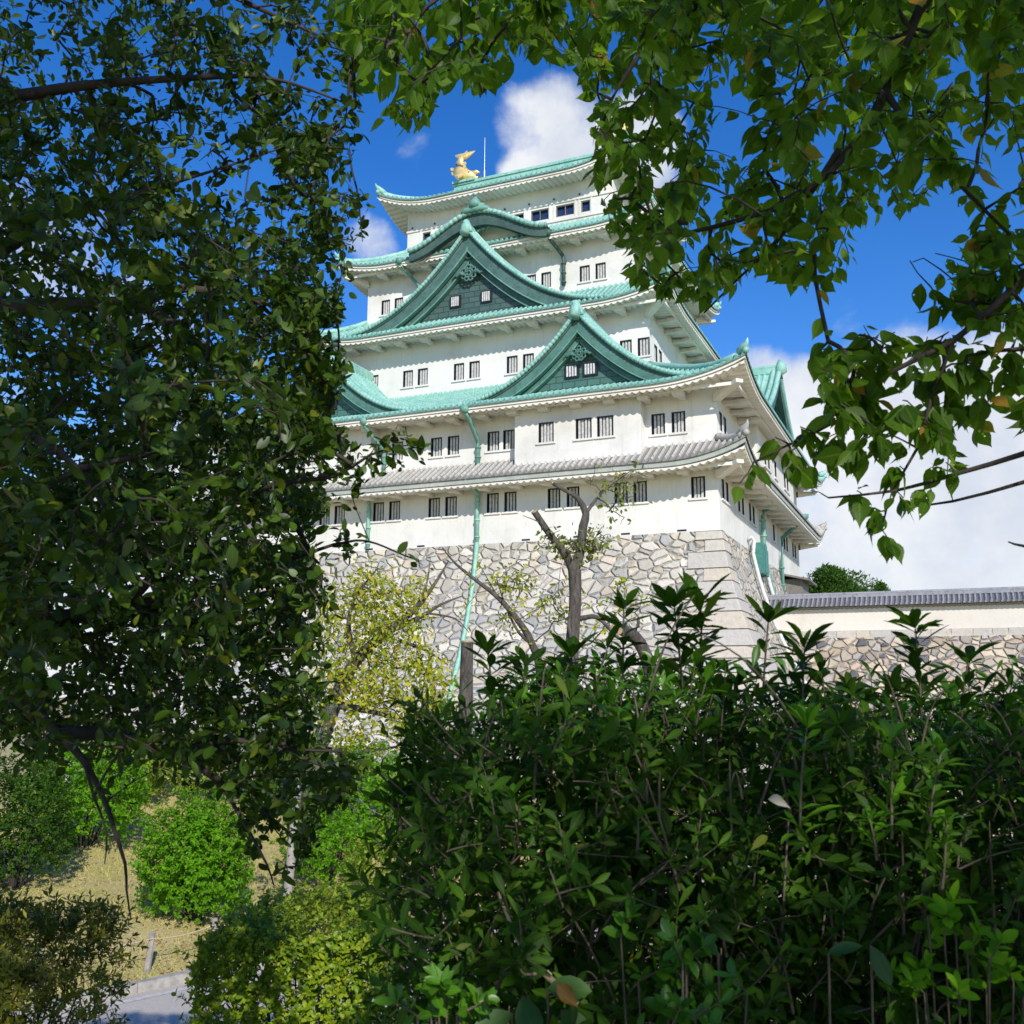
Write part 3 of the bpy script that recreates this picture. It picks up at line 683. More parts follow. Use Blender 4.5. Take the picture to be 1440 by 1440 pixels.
while h < 18:
    hh = rr.uniform(.65, 1.1) if h > 0 else .55
    la, lb = (rr.uniform(1.3, 2.1), rr.uniform(.8, 1.2)) if k % 2 == 0 else (rr.uniform(.9, 1.2), rr.uniform(1.5, 2.2))
    g = .018; o_ = .05+rr.uniform(0, .02); e0, e1 = bat(h+g)+o_, bat(h+hh-g)+o_
    z0_, z1_ = -h-g, -h-hh+g
    def cs(e, z): return [(XR+e, YF-e, z), (XR+e, YF+lb, z), (XR+e-.5, YF+lb, z), (XR+e-.5, YF-e+.5, z), (XR-la, YF-e+.5, z), (XR-la, YF-e, z)]
    A = cs(e0, z0_); Bq = cs(e1, z1_)
    qs.add(A+Bq, [(0,1,2,3,4,5)[::-1], (6,7,8,9,10,11)]+[(i, i+6, (i+1) % 6+6, (i+1) % 6) for i in range(6)][::1])
    h += hh; k += 1
qo = qs.build('corner_stones', M_quoin, sbo)
bv = qo.modifiers.new('bevel', 'BEVEL'); bv.width = .05; bv.segments = 2
# ================================================================== RIGHT-HAND BOUNDARY WALL
def kloc(p): return keep.matrix_basis @ Vector(p)
bw = empty('plaster_wall', kloc((1.3, 9.6, -10)), -AZ)
tag(bw, 'long low cream plaster wall with tiled coping on a rubble stone footing', 'wall')
def wl(x, y, z): return (x-1.3, y-9.6, z+10)
WX0, WX1, WZ0, WZ1 = 1.0, 62.0, -5.46, -3.92
mb = MB(); mb.box(WX0-1.3, WX1-1.3, .0, .7, WZ0+10, WZ1+10.2); mb.build('plaster_panel', m_plaster('cream_plaster', (.68, .635, .56), (.5, .44, .36)), bw)
mb = MB(); rows = []; nx = int((WX1-WX0)/.3); 
for i in range(nx*8+1):
    x = WX0-1.3+i*.3/8; h = .10*max(0, math.cos(2*math.pi*((i/8) % 1-.5)))**.6
    rows.append([(x, -.50, WZ1+10.02), (x, -.52, WZ1+10.09+h), (x, -.1, WZ1+10.42+h), (x, .25, WZ1+10.66+h)]); mb.uv += [(1+(i/8) % 1, q) for q in (.1, .1, .6, .95)]
mb.grid(rows); mb.grid([[(r[0][0], .70-r[1][1]*1.0-.0, r[1][2]), (r[3][0], .45, r[3][2])] for r in rows]); mb.uv += [(1.5, .2)]*(2*len(rows))
ro = mb.build('tiled_roof', M_wall_tile, bw)
mb = MB(); mb.box(WX0-1.3, WX1-1.3, .12, .58, WZ1+10.62, WZ1+10.82); mb.tube([(WX0-1.3, .35, WZ1+10.86), (WX1-1.3, .35, WZ1+10.86)], .12, 8); mb.build('ridge', M_wall_tile, ro)
mb = MB(); rows = []
for i in range(nx*8+1):
    x = WX0-1.3+i*.3/8; h = .05*abs(math.sin(math.pi*i/8)); rows.append([(x, -.44, WZ1+10.0-h), (x, 0.01, WZ1+9.9-h)])
mb.grid(rows); mb.build('rafter', M_frame, ro)
mb = MB(); rows = []
for h in (0, 1, 2, 3.5, 5, 7, 9, 12): rows.append([(x, -.25-.16*h, WZ0+10-h) for x in np.linspace(WX0-1.3, WX1-1.3, 20)])
mb.grid(rows); mb.add([(WX0-1.3, -.25, WZ0+10), (WX1-1.3, -.25, WZ0+10), (WX1-1.3, .7, WZ0+10), (WX0-1.3, .7, WZ0+10)], [(0,1,2,3)])
so_ = mb.build('stone_footing', M_stone_wall, bw)
mb = MB(); x = WX0-1.3; rr = random.Random(9)
while x < WX1-1.5:
    L = rr.uniform(.8, 1.5); mb.box(x+.012, x+L-.012, -.32, .1, WZ0+9.55, WZ0+10.004+rr.uniform(0, .03)); x += L
q = mb.build('coping_stone', M_quoin, so_)

# ================================================================== GROUND, PATH, KERB
K0 = np.array([-6.15, 17.75]); KD = np.array([.69, .724]); KN = np.array([.724, -.69])
def gh(X, Y):
    X = np.asarray(X, float); Y = np.asarray(Y, float)
    s = (X-K0[0])*KN[0]+(Y-K0[1])*KN[1]
    z = np.full(s.shape, -4.9)
    z = np.where(s > 3.6, -4.9+.12*np.minimum(s-3.6, 3)+np.clip((s-6.6)/8.2, 0, 1)*2.89, z)
    z = np.where(s < -.15, -4.80+.115*np.minimum(-s-.15, 16), z)
    far = np.clip((-s-16.5)/6, 0, 1); z = z-far*7.0
    rgt = np.clip((X-9)/8, 0, 1)*np.clip((Y-8)/10, 0, 1)
    z = z*(1-rgt)+(-9.5)*rgt
    bump = .05*np.sin(X*1.7+.5*Y)*np.sin(Y*1.3-.4*X)
    return z+np.where((s > -.2) & (s < 3.8), -.012, bump)
gx = np.unique(np.concatenate([np.linspace(-900, -40, 14), np.linspace(-40, -14, 27), np.linspace(-14, 14, 113), np.linspace(14, 60, 40), np.linspace(60, 900, 14)]))
gy = np.unique(np.concatenate([np.linspace(-60, -8, 14), np.linspace(-8, 45, 213), np.linspace(45, 110, 30), np.linspace(110, 1500, 16)]))
GX, GY = np.meshgrid(gx, gy); GZ = gh(GX, GY)
mb = MB(); mb.grid([[(GX[i, j], GY[i, j], GZ[i, j]) for j in range(len(gx))] for i in range(len(gy))])
m, t, b = mat('dry_turf'); o = t.add('ShaderNodeTexCoord').outputs['Object']
n1 = t.noise(o, .7, 6, .65); n2 = t.noise(o, 5, 6, .7); n3 = t.noise(o, 28, 5, .75)
c = t.mix(t.maprange(n1, .38, .62), col(.56, .45, .20), col(.46, .41, .14)); c = t.mix(t.maprange(n2, .5, .72), c, col(.40, .27, .13)); c = t.mix(t.maprange(n3, .42, .7, 0, .75), c, col(.17, .135, .065))
t.set(b, 'Base Color', c); b.inputs['Roughness'].default_value = .95
t.set(b, 'Normal', t.add('ShaderNodeBump', {'Height': n3, 'Strength': .6, 'Distance': .03}))
g = mb.build('ground', m, None, True); g['kind'] = 'structure'
def strip_pts(s0, s1, z, a0=-30, a1=30, n=60):
    rows = []
    for i in range(n+1):
        a = a0+(a1-a0)*i/n; rows.append([tuple(K0+KD*a+KN*s0)+(z,), tuple(K0+KD*a+KN*s1)+(z,)])
    return rows
m, t, b = mat('path_gravel'); o = t.add('ShaderNodeTexCoord').outputs['Object']
c = t.mix(t.maprange(t.noise(o, 60, 5, .75), .35, .7), col(.60, .53, .45), col(.37, .325, .275)); c = t.mix(t.maprange(t.noise(o, 1.2, 5, .6), .45, .75, 0, .4), c, col(.30, .27, .23))
t.set(b, 'Base Color', c); b.inputs['Roughness'].default_value = .9
t.set(b, 'Normal', t.add('ShaderNodeBump', {'Height': t.noise(o, 60, 4, .7), 'Strength': .5, 'Distance': .02}))
mb = MB(); mb.grid(strip_pts(.0, 3.6, -4.895)); p = mb.build('path', m); p['kind'] = 'structure'
mb = MB(); mb.grid(strip_pts(.26, .42, -4.889)); 
pe = mb.build('gutter_strip', m_plain('pale_concrete', (.58, .55, .50), .9, 0, .25, 8)); pe['kind'] = 'structure'
m_kerb = m_plain('kerb_concrete', (.40, .375, .33), .9, 0, .35, 7)
mb = MB(); a = -30; rr = random.Random(2)
while a < 30:
    L = 1.2; q0 = K0+KD*(a+.008); q1 = K0+KD*(a+L-.008); A = [q0-KN*.14, q0+KN*.02, q1+KN*.02, q1-KN*.14]
    mb.add([tuple(x)+(-4.93,) for x in A]+[tuple(x)+(-4.74+rr.uniform(-.006, .006),) for x in A], [(0,1,2,3), (7,6,5,4), (0,4,5,1), (1,5,6,2), (2,6,7,3), (3,7,4,0)]); a += L
p = mb.build('kerb', m_kerb); p['kind'] = 'structure'

# ================================================================== FOLIAGE TOOLS
def leaf_tpl(prof, curl=.18, fold=.25):
    V = [(0, 0, 0)]; UV = [(.5, 0)]
    for tt, hw in prof:
        z = -curl*tt*tt
        V += [(-hw, tt, z+fold*hw), (0, tt, z), (hw, tt, z+fold*hw)]; UV += [(0, tt), (.5, tt), (1, tt)]
    V.append((0, 1, -curl)); UV.append((.5, 1)); n = len(prof); T = [(0, 2, 1), (0, 3, 2)]
    for i in range(n-1):
        a = 1+3*i; T += [(a, a+1, a+4), (a, a+4, a+3), (a+1, a+2, a+5), (a+1, a+5, a+4)]
    a = 1+3*(n-1); e = len(V)-1; T += [(a, a+1, e), (a+1, a+2, e)]
    return np.array(V), np.array(T), np.array(UV)
T_CHERRY = leaf_tpl([(.06, .07), (.2, .22), (.38, .285), (.56, .25), (.72, .15), (.84, .06), (.93, .02)], .16, .22)
T_OVAL = leaf_tpl([(.1, .10), (.3, .215), (.52, .245), (.74, .20), (.9, .10)], .12, .25)
T_LANCE = leaf_tpl([(.12, .035), (.33, .105), (.56, .16), (.77, .135), (.92, .06)], .14, .35)
T_TINY = leaf_tpl([(.5, .24)], .12, .3)
T_NARROW = leaf_tpl([(.5, .17)], .12, .3)
def norm(a): return a/np.maximum(1e-9, np.linalg.norm(a, axis=-1, keepdims=True))
class Leaves:
    def __init__(s): s.P = []; s.D = []; s.N = []; s.S = []
    def add(s, P, D, N, S): s.P.append(np.asarray(P, float).reshape(-1, 3)); s.D.append(np.asarray(D, float).reshape(-1, 3)); s.N.append(np.asarray(N, float).reshape(-1, 3)); s.S.append(np.asarray(S, float).reshape(-1))
    def arrays(s): return np.concatenate(s.P), np.concatenate(s.D), np.concatenate(s.N), np.concatenate(s.S)
    def build(s, name, tpl, m, parent, keepmask=None, wvar=.18):
        P, D, N, S = s.arrays()
        if keepmask is not None: k = keepmask(P, D, S); P, D, N, S = P[k], D[k], N[k], S[k]
        D = norm(D); R = norm(np.cross(D, N)); N = np.cross(R, D); V, T, UV = tpl; n = len(P); k = len(V)
        wv = 1+wvar*RNG.normal(size=(n, 1)); cv = 1+.6*RNG.normal(size=(n, 1))
        X = V[None, :, 0]*wv; Y = np.repeat(V[None, :, 1], n, 0); Z = V[None, :, 2]*cv
        W = P[:, None, :]+S[:, None, None]*(X[..., None]*R[:, None, :]+Y[..., None]*D[:, None, :]+Z[..., None]*N[:, None, :])
        F = (np.arange(n)[:, None, None]*k+T[None]).reshape(-1, 3)
        return tri_mesh(name, W.reshape(-1, 3), F, m, parent, np.tile(UV[T.reshape(-1)], (n, 1)))
def tri_mesh(name, V, F, m, parent, uv=None, smooth=True):
    me = bpy.data.meshes.new(name); nf = len(F); k = F.shape[1]
    me.vertices.add(len(V)); me.vertices.foreach_set('co', V.astype(np.float32).ravel())
    me.loops.add(nf*k); me.loops.foreach_set('vertex_index', F.astype(np.int32).ravel())
    me.polygons.add(nf); me.polygons.foreach_set('loop_start', (np.arange(nf)*k).astype(np.int32)); me.polygons.foreach_set('loop_total', np.full(nf, k, np.int32))
    if smooth: me.polygons.foreach_set('use_smooth', np.ones(nf, bool))
    if uv is not None:
        l = me.uv_layers.new(name='uv'); l.data.foreach_set('uv', uv.astype(np.float32).ravel())
    me.update(); me.validate(); me.materials.append(m)
    o = bpy.data.objects.new(name, me); C.objects.link(o)
    if parent is not None: o.parent = parent; o.matrix_parent_inverse = parent.matrix_basis.inverted()
    return o
class Tubes:
    def __init__(s): s.V = []; s.F = []; s.n = 0
    def add(s, pts, rad, k=5):
        pts = np.asarray(pts, float); rad = np.broadcast_to(np.asarray(rad, float), (len(pts),)); L = len(pts)
        d = norm(np.gradient(pts, axis=0)); ref = np.where(np.abs(d[:, 2:3]) > .9, np.array([[1., 0, 0]]), np.array([[0, 0, 1.]]))
        a = norm(np.cross(d, ref)); b = np.cross(d, a); q = np.arange(k)*2*math.pi/k
        R = pts[:, None, :]+rad[:, None, None]*(np.cos(q)[None, :, None]*a[:, None, :]+np.sin(q)[None, :, None]*b[:, None, :])
        i = np.arange(L-1)[:, None]*k; j = np.arange(k)[None]; j2 = (j+1) % k
        s.F.append((np.stack([i+j, i+j2, i+k+j2, i+k+j], -1)+s.n).reshape(-1, 4)); s.V.append(R.reshape(-1, 3)); s.n += L*k
    def build(s, name, m, parent): return tri_mesh(name, np.concatenate(s.V), np.concatenate(s.F), m, parent)
def spline(pts, step):
    """pts: list of (x,y,z,r); Catmull-Rom resample"""
    p = np.array(pts, float); out = []
    q = np.vstack([2*p[0]-p[1], p, 2*p[-1]-p[-2]])
    for i in range(1, len(q)-2):
        n = max(2, int(np.linalg.norm(q[i+1, :3]-q[i, :3])/step))
        for k in range(n):
            u = k/n; a, b, c, d = q[i-1], q[i], q[i+1], q[i+2]
            out.append(.5*((2*b)+(c-a)*u+(2*a-5*b+4*c-d)*u*u+(3*b-a-3*c+d)*u**3))
    out.append(p[-1]); return np.array(out)
def limb(pxs, step=.08):
    """pixel control points (x,y,distance,radius)"""
    return spline([tuple(at(x, y, Y))+(r,) for x, y, Y, r in pxs], step)
def inpoly(P2, poly):
    x, y = P2[:, 0], P2[:, 1]; r = np.zeros(len(P2), bool); n = len(poly)
    for i in range(n):
        x1, y1 = poly[i]; x2, y2 = poly[(i+1) % n]
        c = ((y1 > y) != (y2 > y)); xi = (x2-x1)*(y-y1)/(y2-y1+1e-9)+x1; r ^= c & (x < xi)
    return r
def sample_px(poly, n, Y0, Y1, w=None):
    p = np.array(poly); lo, hi = p.min(0), p.max(0); out = []
    while len(out) < n:
        q = lo+(hi-lo)*RNG.random((n*2, 2)); q = q[inpoly(q, poly)]
        for a in q: out.append(a)
    out = out[:n]
    return np.array([tuple(at(a[0], a[1], Y0+(Y1-Y0)*RNG.random())) for a in out])
def grow(limbs, A, seg, rtip, rmax=.03, sag=.06, wig=.05, expo=.45):
    P = [l[:, :3] for l in limbs]; nodes = np.concatenate(P); par = []; o = 0
    for l in P: par += [-1]+list(range(o, o+len(l)-1)); o += len(l)
    nl = len(nodes); D = np.array([np.min(np.linalg.norm(nodes-a, axis=1)) for a in A]); A = A[np.argsort(D)]
    buf = np.zeros((nl+len(A)*52, 3)); buf[:nl] = nodes; cnt = nl; paths = []
    for a in A:
        d = np.linalg.norm(buf[:cnt]-a, axis=1); q = int(np.argmin(d)); L = d[q]; n = max(2, min(50, int(L/seg)))
        s = buf[q]; u = np.linspace(0, 1, n+1)[1:, None]; off = RNG.normal(size=3)*wig*L
        pts = s+(a-s)*u+off*np.sin(u*math.pi)+np.array([0, 0, sag*L])*np.sin(u*math.pi)
        idx = [q]
        for x in pts: buf[cnt] = x; par.append(idx[-1]); idx.append(cnt); cnt += 1
        paths.append(idx)
    wgt = np.zeros(cnt)
    for p in paths: wgt[p[-1]] += 1
    for i in range(cnt-1, -1, -1):
        if par[i] >= 0: wgt[par[i]] += wgt[i]
    rad = np.minimum(rmax, rtip*np.maximum(1, wgt)**expo)
    return buf[:cnt], paths, rad
def jitter(n, s): return RNG.normal(size=(n, 3))*s
def bark(name, a, b_, sc=6):
    m, t, b = mat(name); o = t.add('ShaderNodeTexCoord').outputs['Object']
    mp = t.add('ShaderNodeMapping', {'Vector': o, 'Scale': (1, 1, .35)}).outputs[0]; n = t.noise(mp, sc, 7, .7)
    t.set(b, 'Base Color', t.mix(t.maprange(n, .35, .65), col(*a), col(*b_))); b.inputs['Roughness'].default_value = .9
    t.set(b, 'Normal', t.add('ShaderNodeBump', {'Height': n, 'Strength': .7, 'Distance': .03})); return m
def leafmat(name, stops, trans, tf=.35, rough=.42, spec=.4, vein=.25, holes=0.0):
    m, t, b = mat(name); rnd = t.add('ShaderNodeNewGeometry').outputs['Random Per Island']
    uv = t.add('ShaderNodeTexCoord').outputs['UV']; sx = t.add('ShaderNodeSeparateXYZ', {0: uv})
    c = t.ramp(rnd, stops)
    e = t.math('ABSOLUTE', t.math('SUBTRACT', sx.outputs[0], .5))
    mid = t.maprange(e, .0, .07, 1, 0)
    wv = t.math('SINE', t.math('MULTIPLY', t.math('SUBTRACT', sx.outputs[1], t.math('MULTIPLY', e, .5)), 55.0))
    v = t.math('MULTIPLY', t.math('ADD', mid, t.math('MULTIPLY', t.maprange(wv, .75, 1), .4)), vein, clamp=True)
    c2 = t.mix(v, c, t.mix(.5, c, col(*[min(1, x*2) for x in trans])))
    t.set(b, 'Base Color', c2); b.inputs['Roughness'].default_value = rough; b.inputs['Specular IOR Level'].default_value = spec
    tr = t.add('ShaderNodeBsdfTranslucent'); k = t.math('ADD', t.math('MULTIPLY', rnd, .5), .75)
    tcol = t.mix(1.0, t.mix(.55, c2, col(*trans)), t.add('ShaderNodeCombineColor', {0: k, 1: k, 2: k}).outputs[0], 'MULTIPLY'); t.set(tr, 'Color', tcol)
    mx = t.add('ShaderNodeMixShader', {0: tf, 1: b.outputs[0], 2: tr.outputs[0]}); out = m.node_tree.nodes['Material Output']
    last = mx.outputs[0]
    if holes:
        o = t.add('ShaderNodeTexCoord').outputs['Object']; vo = t.add('ShaderNodeTexVoronoi', {'Vector': o, 'Scale': 85.0, 'Randomness': 1.0})
        sp = t.add('ShaderNodeSeparateColor', {0: vo.outputs['Color']})
        hole = t.math('MULTIPLY', t.math('LESS_THAN', vo.outputs['Distance'], t.math('MULTIPLY', sp.outputs[1], .34)), t.math('LESS_THAN', sp.outputs[0], holes))
        tp = t.add('ShaderNodeBsdfTransparent'); last = t.add('ShaderNodeMixShader', {0: hole, 1: last, 2: tp.outputs[0]}).outputs[0]
    t.set(out, 'Surface', last); return m
M_bark_dark = bark('dark_bark', (.026, .020, .015), (.055, .043, .034))
M_bark_grey = bark('grey_bark', (.038, .030, .024), (.105, .09, .075), 9)
M_twig = bark('twig_bark', (.09, .065, .045), (.16, .125, .09), 14)
M_cut = m_plain('cut_wood', (.42, .30, .17), .8, 0, .4, 12)
M_l_cherry = leafmat('cherry_leaf', [(0, (.035, .085, .007)), (.5, (.055, .125, .008)), (.955, (.09, .175, .012)), (.975, (.30, .17, .02)), (1, (.34, .12, .03))], (.34, .58, .02), .55, .45, .22, .22, .22)
M_l_dark = leafmat('evergreen_leaf', [(0, (.018, .040, .004)), (.5, (.031, .066, .006)), (.92, (.06, .115, .008)), (1, (.14, .15, .012))], (.13, .25, .012), .30, .42, .3, .15)
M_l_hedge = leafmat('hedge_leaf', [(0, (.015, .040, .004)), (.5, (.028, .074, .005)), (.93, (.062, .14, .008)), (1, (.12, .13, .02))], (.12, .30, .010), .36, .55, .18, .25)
M_l_young_lit = leafmat('young_lit_leaf', [(0, (.045, .14, .010)), (1, (.10, .25, .015))], (.22, .50, .02), .40, .35, .45, .25)  # young leaf green, brightened to stand for sun on the hedge top
M_l_yellow = leafmat('yellowing_leaf', [(0, (.20, .27, .015)), (.5, (.33, .37, .02)), (.9, (.46, .43, .03)), (1, (.40, .24, .04))], (.60, .62, .03), .35, .5, .25, .1)
M_l_lime = leafmat('lime_leaf', [(0, (.10, .19, .010)), (.6, (.19, .29, .014)), (1, (.33, .36, .02))], (.42, .56, .02), .3, .45, .3, .1)
M_l_olive = leafmat('olive_leaf', [(0, (.10, .13, .012)), (.6, (.19, .20, .018)), (1, (.34, .29, .03))], (.36, .38, .02), .28, .5, .3, .1)
M_l_bright = leafmat('bright_leaf', [(0, (.07, .20, .008)), (.6, (.11, .28, .010)), (1, (.18, .36, .012))], (.30, .66, .01), .40, .6, .12, .1)
M_l_mid = leafmat('mid_leaf', [(0, (.022, .062, .012)), (.6, (.036, .095, .016)), (1, (.06, .13, .02))], (.10, .24, .02), .3, .45, .35, .1)

OPEN = [(500,240),(545,190),(600,198),(612,140),(640,112),(690,168),(705,95),(760,74),(800,95),(822,150),(815,210),(832,290),(858,350),(895,425),(935,442),(985,478),(1015,480),(1030,420),(1075,375),(1110,415),(1180,420),(1220,400),(1235,330),(1290,300),(1335,265),(1350,320),(1300,420),(1250,450),(1150,450),(1140,500),(1150,560),(1080,590),(1040,640),(1015,705),(1110,705),(1170,692),(1200,740),(1215,795),(1290,795),(1300,710),(1360,690),(1520,700),(1520,1000),(700,1000),(600,1020),(590,1110),(500,1110),(520,1060),(470,1020),(500,950),(470,890),(490,830),(560,805),(605,795),(560,730),(530,690),(595,645),(590,605),(540,600),(485,590),(492,540),(484,500),(486,440),(518,370),(512,300)]
def outside_open(shrink=.6, edge=0.0):
    def f(P, D, S):
        c = P+D*S[:, None]*shrink; q = project(c); q[:, 0] += edge*(1.2*np.sin(q[:, 1]*.055+1)+.8*np.sin(q[:, 1]*.15)+.5*np.sin(q[:, 1]*.31+2)); return ~((c[:, 1] > .3) & inpoly(q, OPEN))
    return f

# ================================================================== OVERHANGING CHERRY TREE (upper right)
ct = empty('cherry_tree', (3.6, .6, -1.65)); tag(ct, 'leafy cherry tree with drooping pointed green leaves overhanging from the upper right', 'tree')
trunk = spline([(3.6, .6, -1.7, .24), (3.5, .7, -.4, .2), (3.2, .9, .8, .17), (2.7, 1.2, 2.0, .13), (2.3, 1.7, 2.9, .09)], .1)
limbs = [trunk,
    limb([(1560,-300,2.2,.06),(1400,-130,2.5,.035),(1300,0,2.7,.021),(1245,130,2.75,.017),(1200,205,2.8,.014),(1120,280,2.85,.010),(1000,320,2.9,.007),(900,340,3.0,.004)]),
    limb([(1245,130,2.75,.012),(1290,190,2.7,.009),(1350,260,2.65,.006),(1420,330,2.6,.004)]),
    limb([(1250,-200,2.9,.03),(1050,-60,3.0,.018),(930,40,3.05,.011),(860,140,3.1,.006),(835,220,3.1,.003)]),
    limb([(1050,-60,3.0,.02),(850,-60,3.1,.014),(700,-40,3.1,.010),(600,10,3.0,.007),(560,90,3.0,.004)]),
    limb([(1180,210,2.8,.010),(1100,330,2.9,.007),(1040,390,3.0,.004),(990,440,3.05,.003)]),
    limb([(1620,260,2.3,.03),(1500,330,2.35,.016),(1420,410,2.4,.010),(1340,480,2.45,.008),(1240,530,2.5,.006),(1180,590,2.5,.004),(1110,625,2.5,.003),(1060,650,2.5,.0025)]),
    limb([(1340,480,2.45,.006),(1310,560,2.5,.005),(1290,630,2.5,.004),(1255,690,2.5,.003),(1240,745,2.5,.002)]),
    limb([(1640,560,2.2,.02),(1540,600,2.3,.012),(1440,638,2.4,.0075),(1350,665,2.45,.006),(1260,690,2.5,.004),(1165,700,2.5,.0025)]),
    limb([(1640,620,2.5,.018),(1520,650,2.6,.010),(1440,678,2.7,.006),(1340,705,2.75,.004),(1262,715,2.8,.002)]),
    limb([(1620,480,2.4,.02),(1520,500,2.45,.010),(1440,490,2.5,.006),(1360,500,2.5,.004)]),
    limb([(1600,760,2.5,.012),(1500,770,2.5,.007),(1440,768,2.5,.004),(1418,762,2.5,.002)])]
def tie(l, p): return spline([tuple(p)+(max(.03, l[0, 3]*1.3),), tuple((np.array(p)+l[0, :3])/2+np.array([0, 0, .15]))+(l[0, 3]*1.15,), tuple(l[0])], .1)
ties = [tie(limbs[i], q) for i, q in ((1, trunk[-1, :3]), (3, trunk[-1, :3]), (6, trunk[-12, :3]), (8, trunk[-20, :3]), (9, trunk[-20, :3]), (10, trunk[-16, :3]), (11, trunk[-26, :3]))]
back = [spline([tuple(trunk[-14, :3])+(.11,), (3.3, -.6, 2.9, .08), (3.6, -2.6, 4.4, .05), (3.6, -4.8, 5.6, .02)], .12),
        spline([tuple(trunk[-6, :3])+(.09,), (2.2, .0, 3.7, .06), (1.8, -2.2, 5.0, .04), (2.0, -4.6, 6.6, .015)], .12),
        spline([tuple(trunk[-3, :3])+(.07,), (1.4, .9, 3.9, .05), (.4, -.6, 5.0, .03), (.0, -2.4, 6.2, .012)], .12),
        spline([tuple(trunk[-10, :3])+(.08,), (4.2, .6, 3.2, .05), (5.2, -.8, 4.2, .03), (5.6, -3.0, 5.2, .012)], .12)]
CH1 = [(475,-70),(480,30),(520,90),(545,165),(598,190),(612,110),(650,100),(690,150),(700,80),(760,65),(805,85),(830,140),(822,210),(840,290),(865,345),(900,410),(940,430),(985,465),(1012,465),(1025,410),(1072,365),(1110,405),(1180,410),(1212,390),(1230,310),(1285,285),(1330,250),(1380,235),(1440,215),(1530,190),(1530,-70)]
CH2 = [(1145,460),(1200,455),(1300,470),(1330,390),(1370,330),(1440,300),(1530,290),(1530,590),(1440,575),(1390,600),(1340,640),(1290,620),(1200,640),(1160,590)]
A1 = sample_px(CH1, 640, 2.35, 3.9); A2 = np.concatenate([sample_px(CH2, 108, 2.3, 2.75), sample_px([(1250,310),(1330,290),(1440,225),(1530,225),(1530,430),(1380,430),(1300,410)], 26, 2.4, 2.9)])
A3 = np.array([tuple(at(x, y, Y)) for x, y, Y in [(1040,680,2.5),(1065,650,2.5),(1090,615,2.52),(1125,600,2.5),(1120,660,2.48),(1160,640,2.5),(1175,610,2.45),(1140,690,2.52),(1205,690,2.5),(1230,720,2.5),(1250,760,2.5),(1270,700,2.48),(1310,690,2.45),(1220,630,2.5),(1265,655,2.5),(1330,650,2.45),(1165,480,2.5),(1195,500,2.5),(1240,490,2.5),(1180,540,2.5),(1235,560,2.5)]])
A_shade = np.concatenate([np.stack([RNG.uniform(-.5, 5.0, 640), RNG.uniform(-4.6, -2.8, 640), RNG.uniform(.9, 3.7, 640)+.15*RNG.normal(size=640)], 1),  # unseen crown added behind the camera, shaped to shade the foreground
                     np.stack([RNG.uniform(2.0, 5.0, 110), RNG.uniform(-4.6, -2.6, 110), RNG.uniform(4.7, 6.4, 110)], 1),
                     np.stack([RNG.uniform(-1.6, .05, 330), RNG.uniform(-1.7, -.5, 330), RNG.uniform(1.6, 5.2, 330)], 1),
                     np.stack([RNG.uniform(1.0, 4.5, 190), RNG.uniform(-1.2, 2.0, 190), RNG.uniform(2.7, 4.2, 190)], 1),
                     np.stack([RNG.uniform(1.9, 5.0, 120), RNG.uniform(-.6, 2.2, 120), RNG.uniform(1.0, 3.0, 120)], 1)])
A_shade = A_shade[~((A_shade[:, 1] > .2) & (np.abs(A_shade[:, 0]/np.maximum(.2, A_shade[:, 1])) < .55) & (A_shade[:, 2] < .8*A_shade[:, 1]))]
A_shade = A_shade[(A_shade[:, 2]+.622*A_shade[:, 1] < 5.3) | (A_shade[:, 0] > 1.9)]
A_shade = A_shade[(A_shade[:, 0] > -.35) | (A_shade[:, 2] > 2.95) | (A_shade[:, 1] > 0)]
nodes, paths, rad = grow(limbs+back+ties, np.concatenate([A1, A2, A3, A_shade]), .06, .0016, .014)
tb = Tubes()
for l in limbs[1:]+back+ties: tb.add(l[:, :3], l[:, 3], 7)
for p in paths: tb.add(nodes[p], rad[p], 4)
tr_ = Tubes(); tr_.add(trunk[:, :3], trunk[:, 3], 14); tr_.build('trunk', M_bark_dark, ct); tb.build('branch', M_bark_dark, ct)
lv = Leaves()
for p in paths:
    P = nodes[p]; n = len(P)
    if P[-1, 1] < -.5 or P[-1, 2] > 2.6: k = 13
    else: k = int(RNG.integers(6, 10))
    L = np.linalg.norm(np.diff(P, axis=0), axis=1).sum(); u = np.linspace(max(0, 1-.42/max(L, .05)), 1, k); ii = u*(n-1); i0 = np.minimum(ii.astype(int), n-2); fr_ = (ii-i0)[:, None]
    Q = P[i0]*(1-fr_)+P[i0+1]*fr_; d = norm(P[-1]-P[max(0, n-4)])
    sd = np.cross(d, [0, 0, 1.0]); sd = sd/max(1e-6, np.linalg.norm(sd)); sg = np.where(np.arange(k) % 2 == 0, 1, -1)[:, None]
    D = .35*d+sg*sd*.5+np.array([0, 0, -.85])+jitter(k, .38); N = jitter(k, .8)+np.array([0, -.45, .55])
    S = .059*(1+.28*RNG.normal(size=k)); 
    if P[-1, 1] < -.5 or P[-1, 2] > 2.6: S = S*2.1; Q = Q+jitter(k, .12)
    lv.add(Q+D*.012, D, N, np.clip(S, .04, .16))
lv.build('leaf_crown', T_CHERRY, M_l_cherry, ct, outside_open(.62))

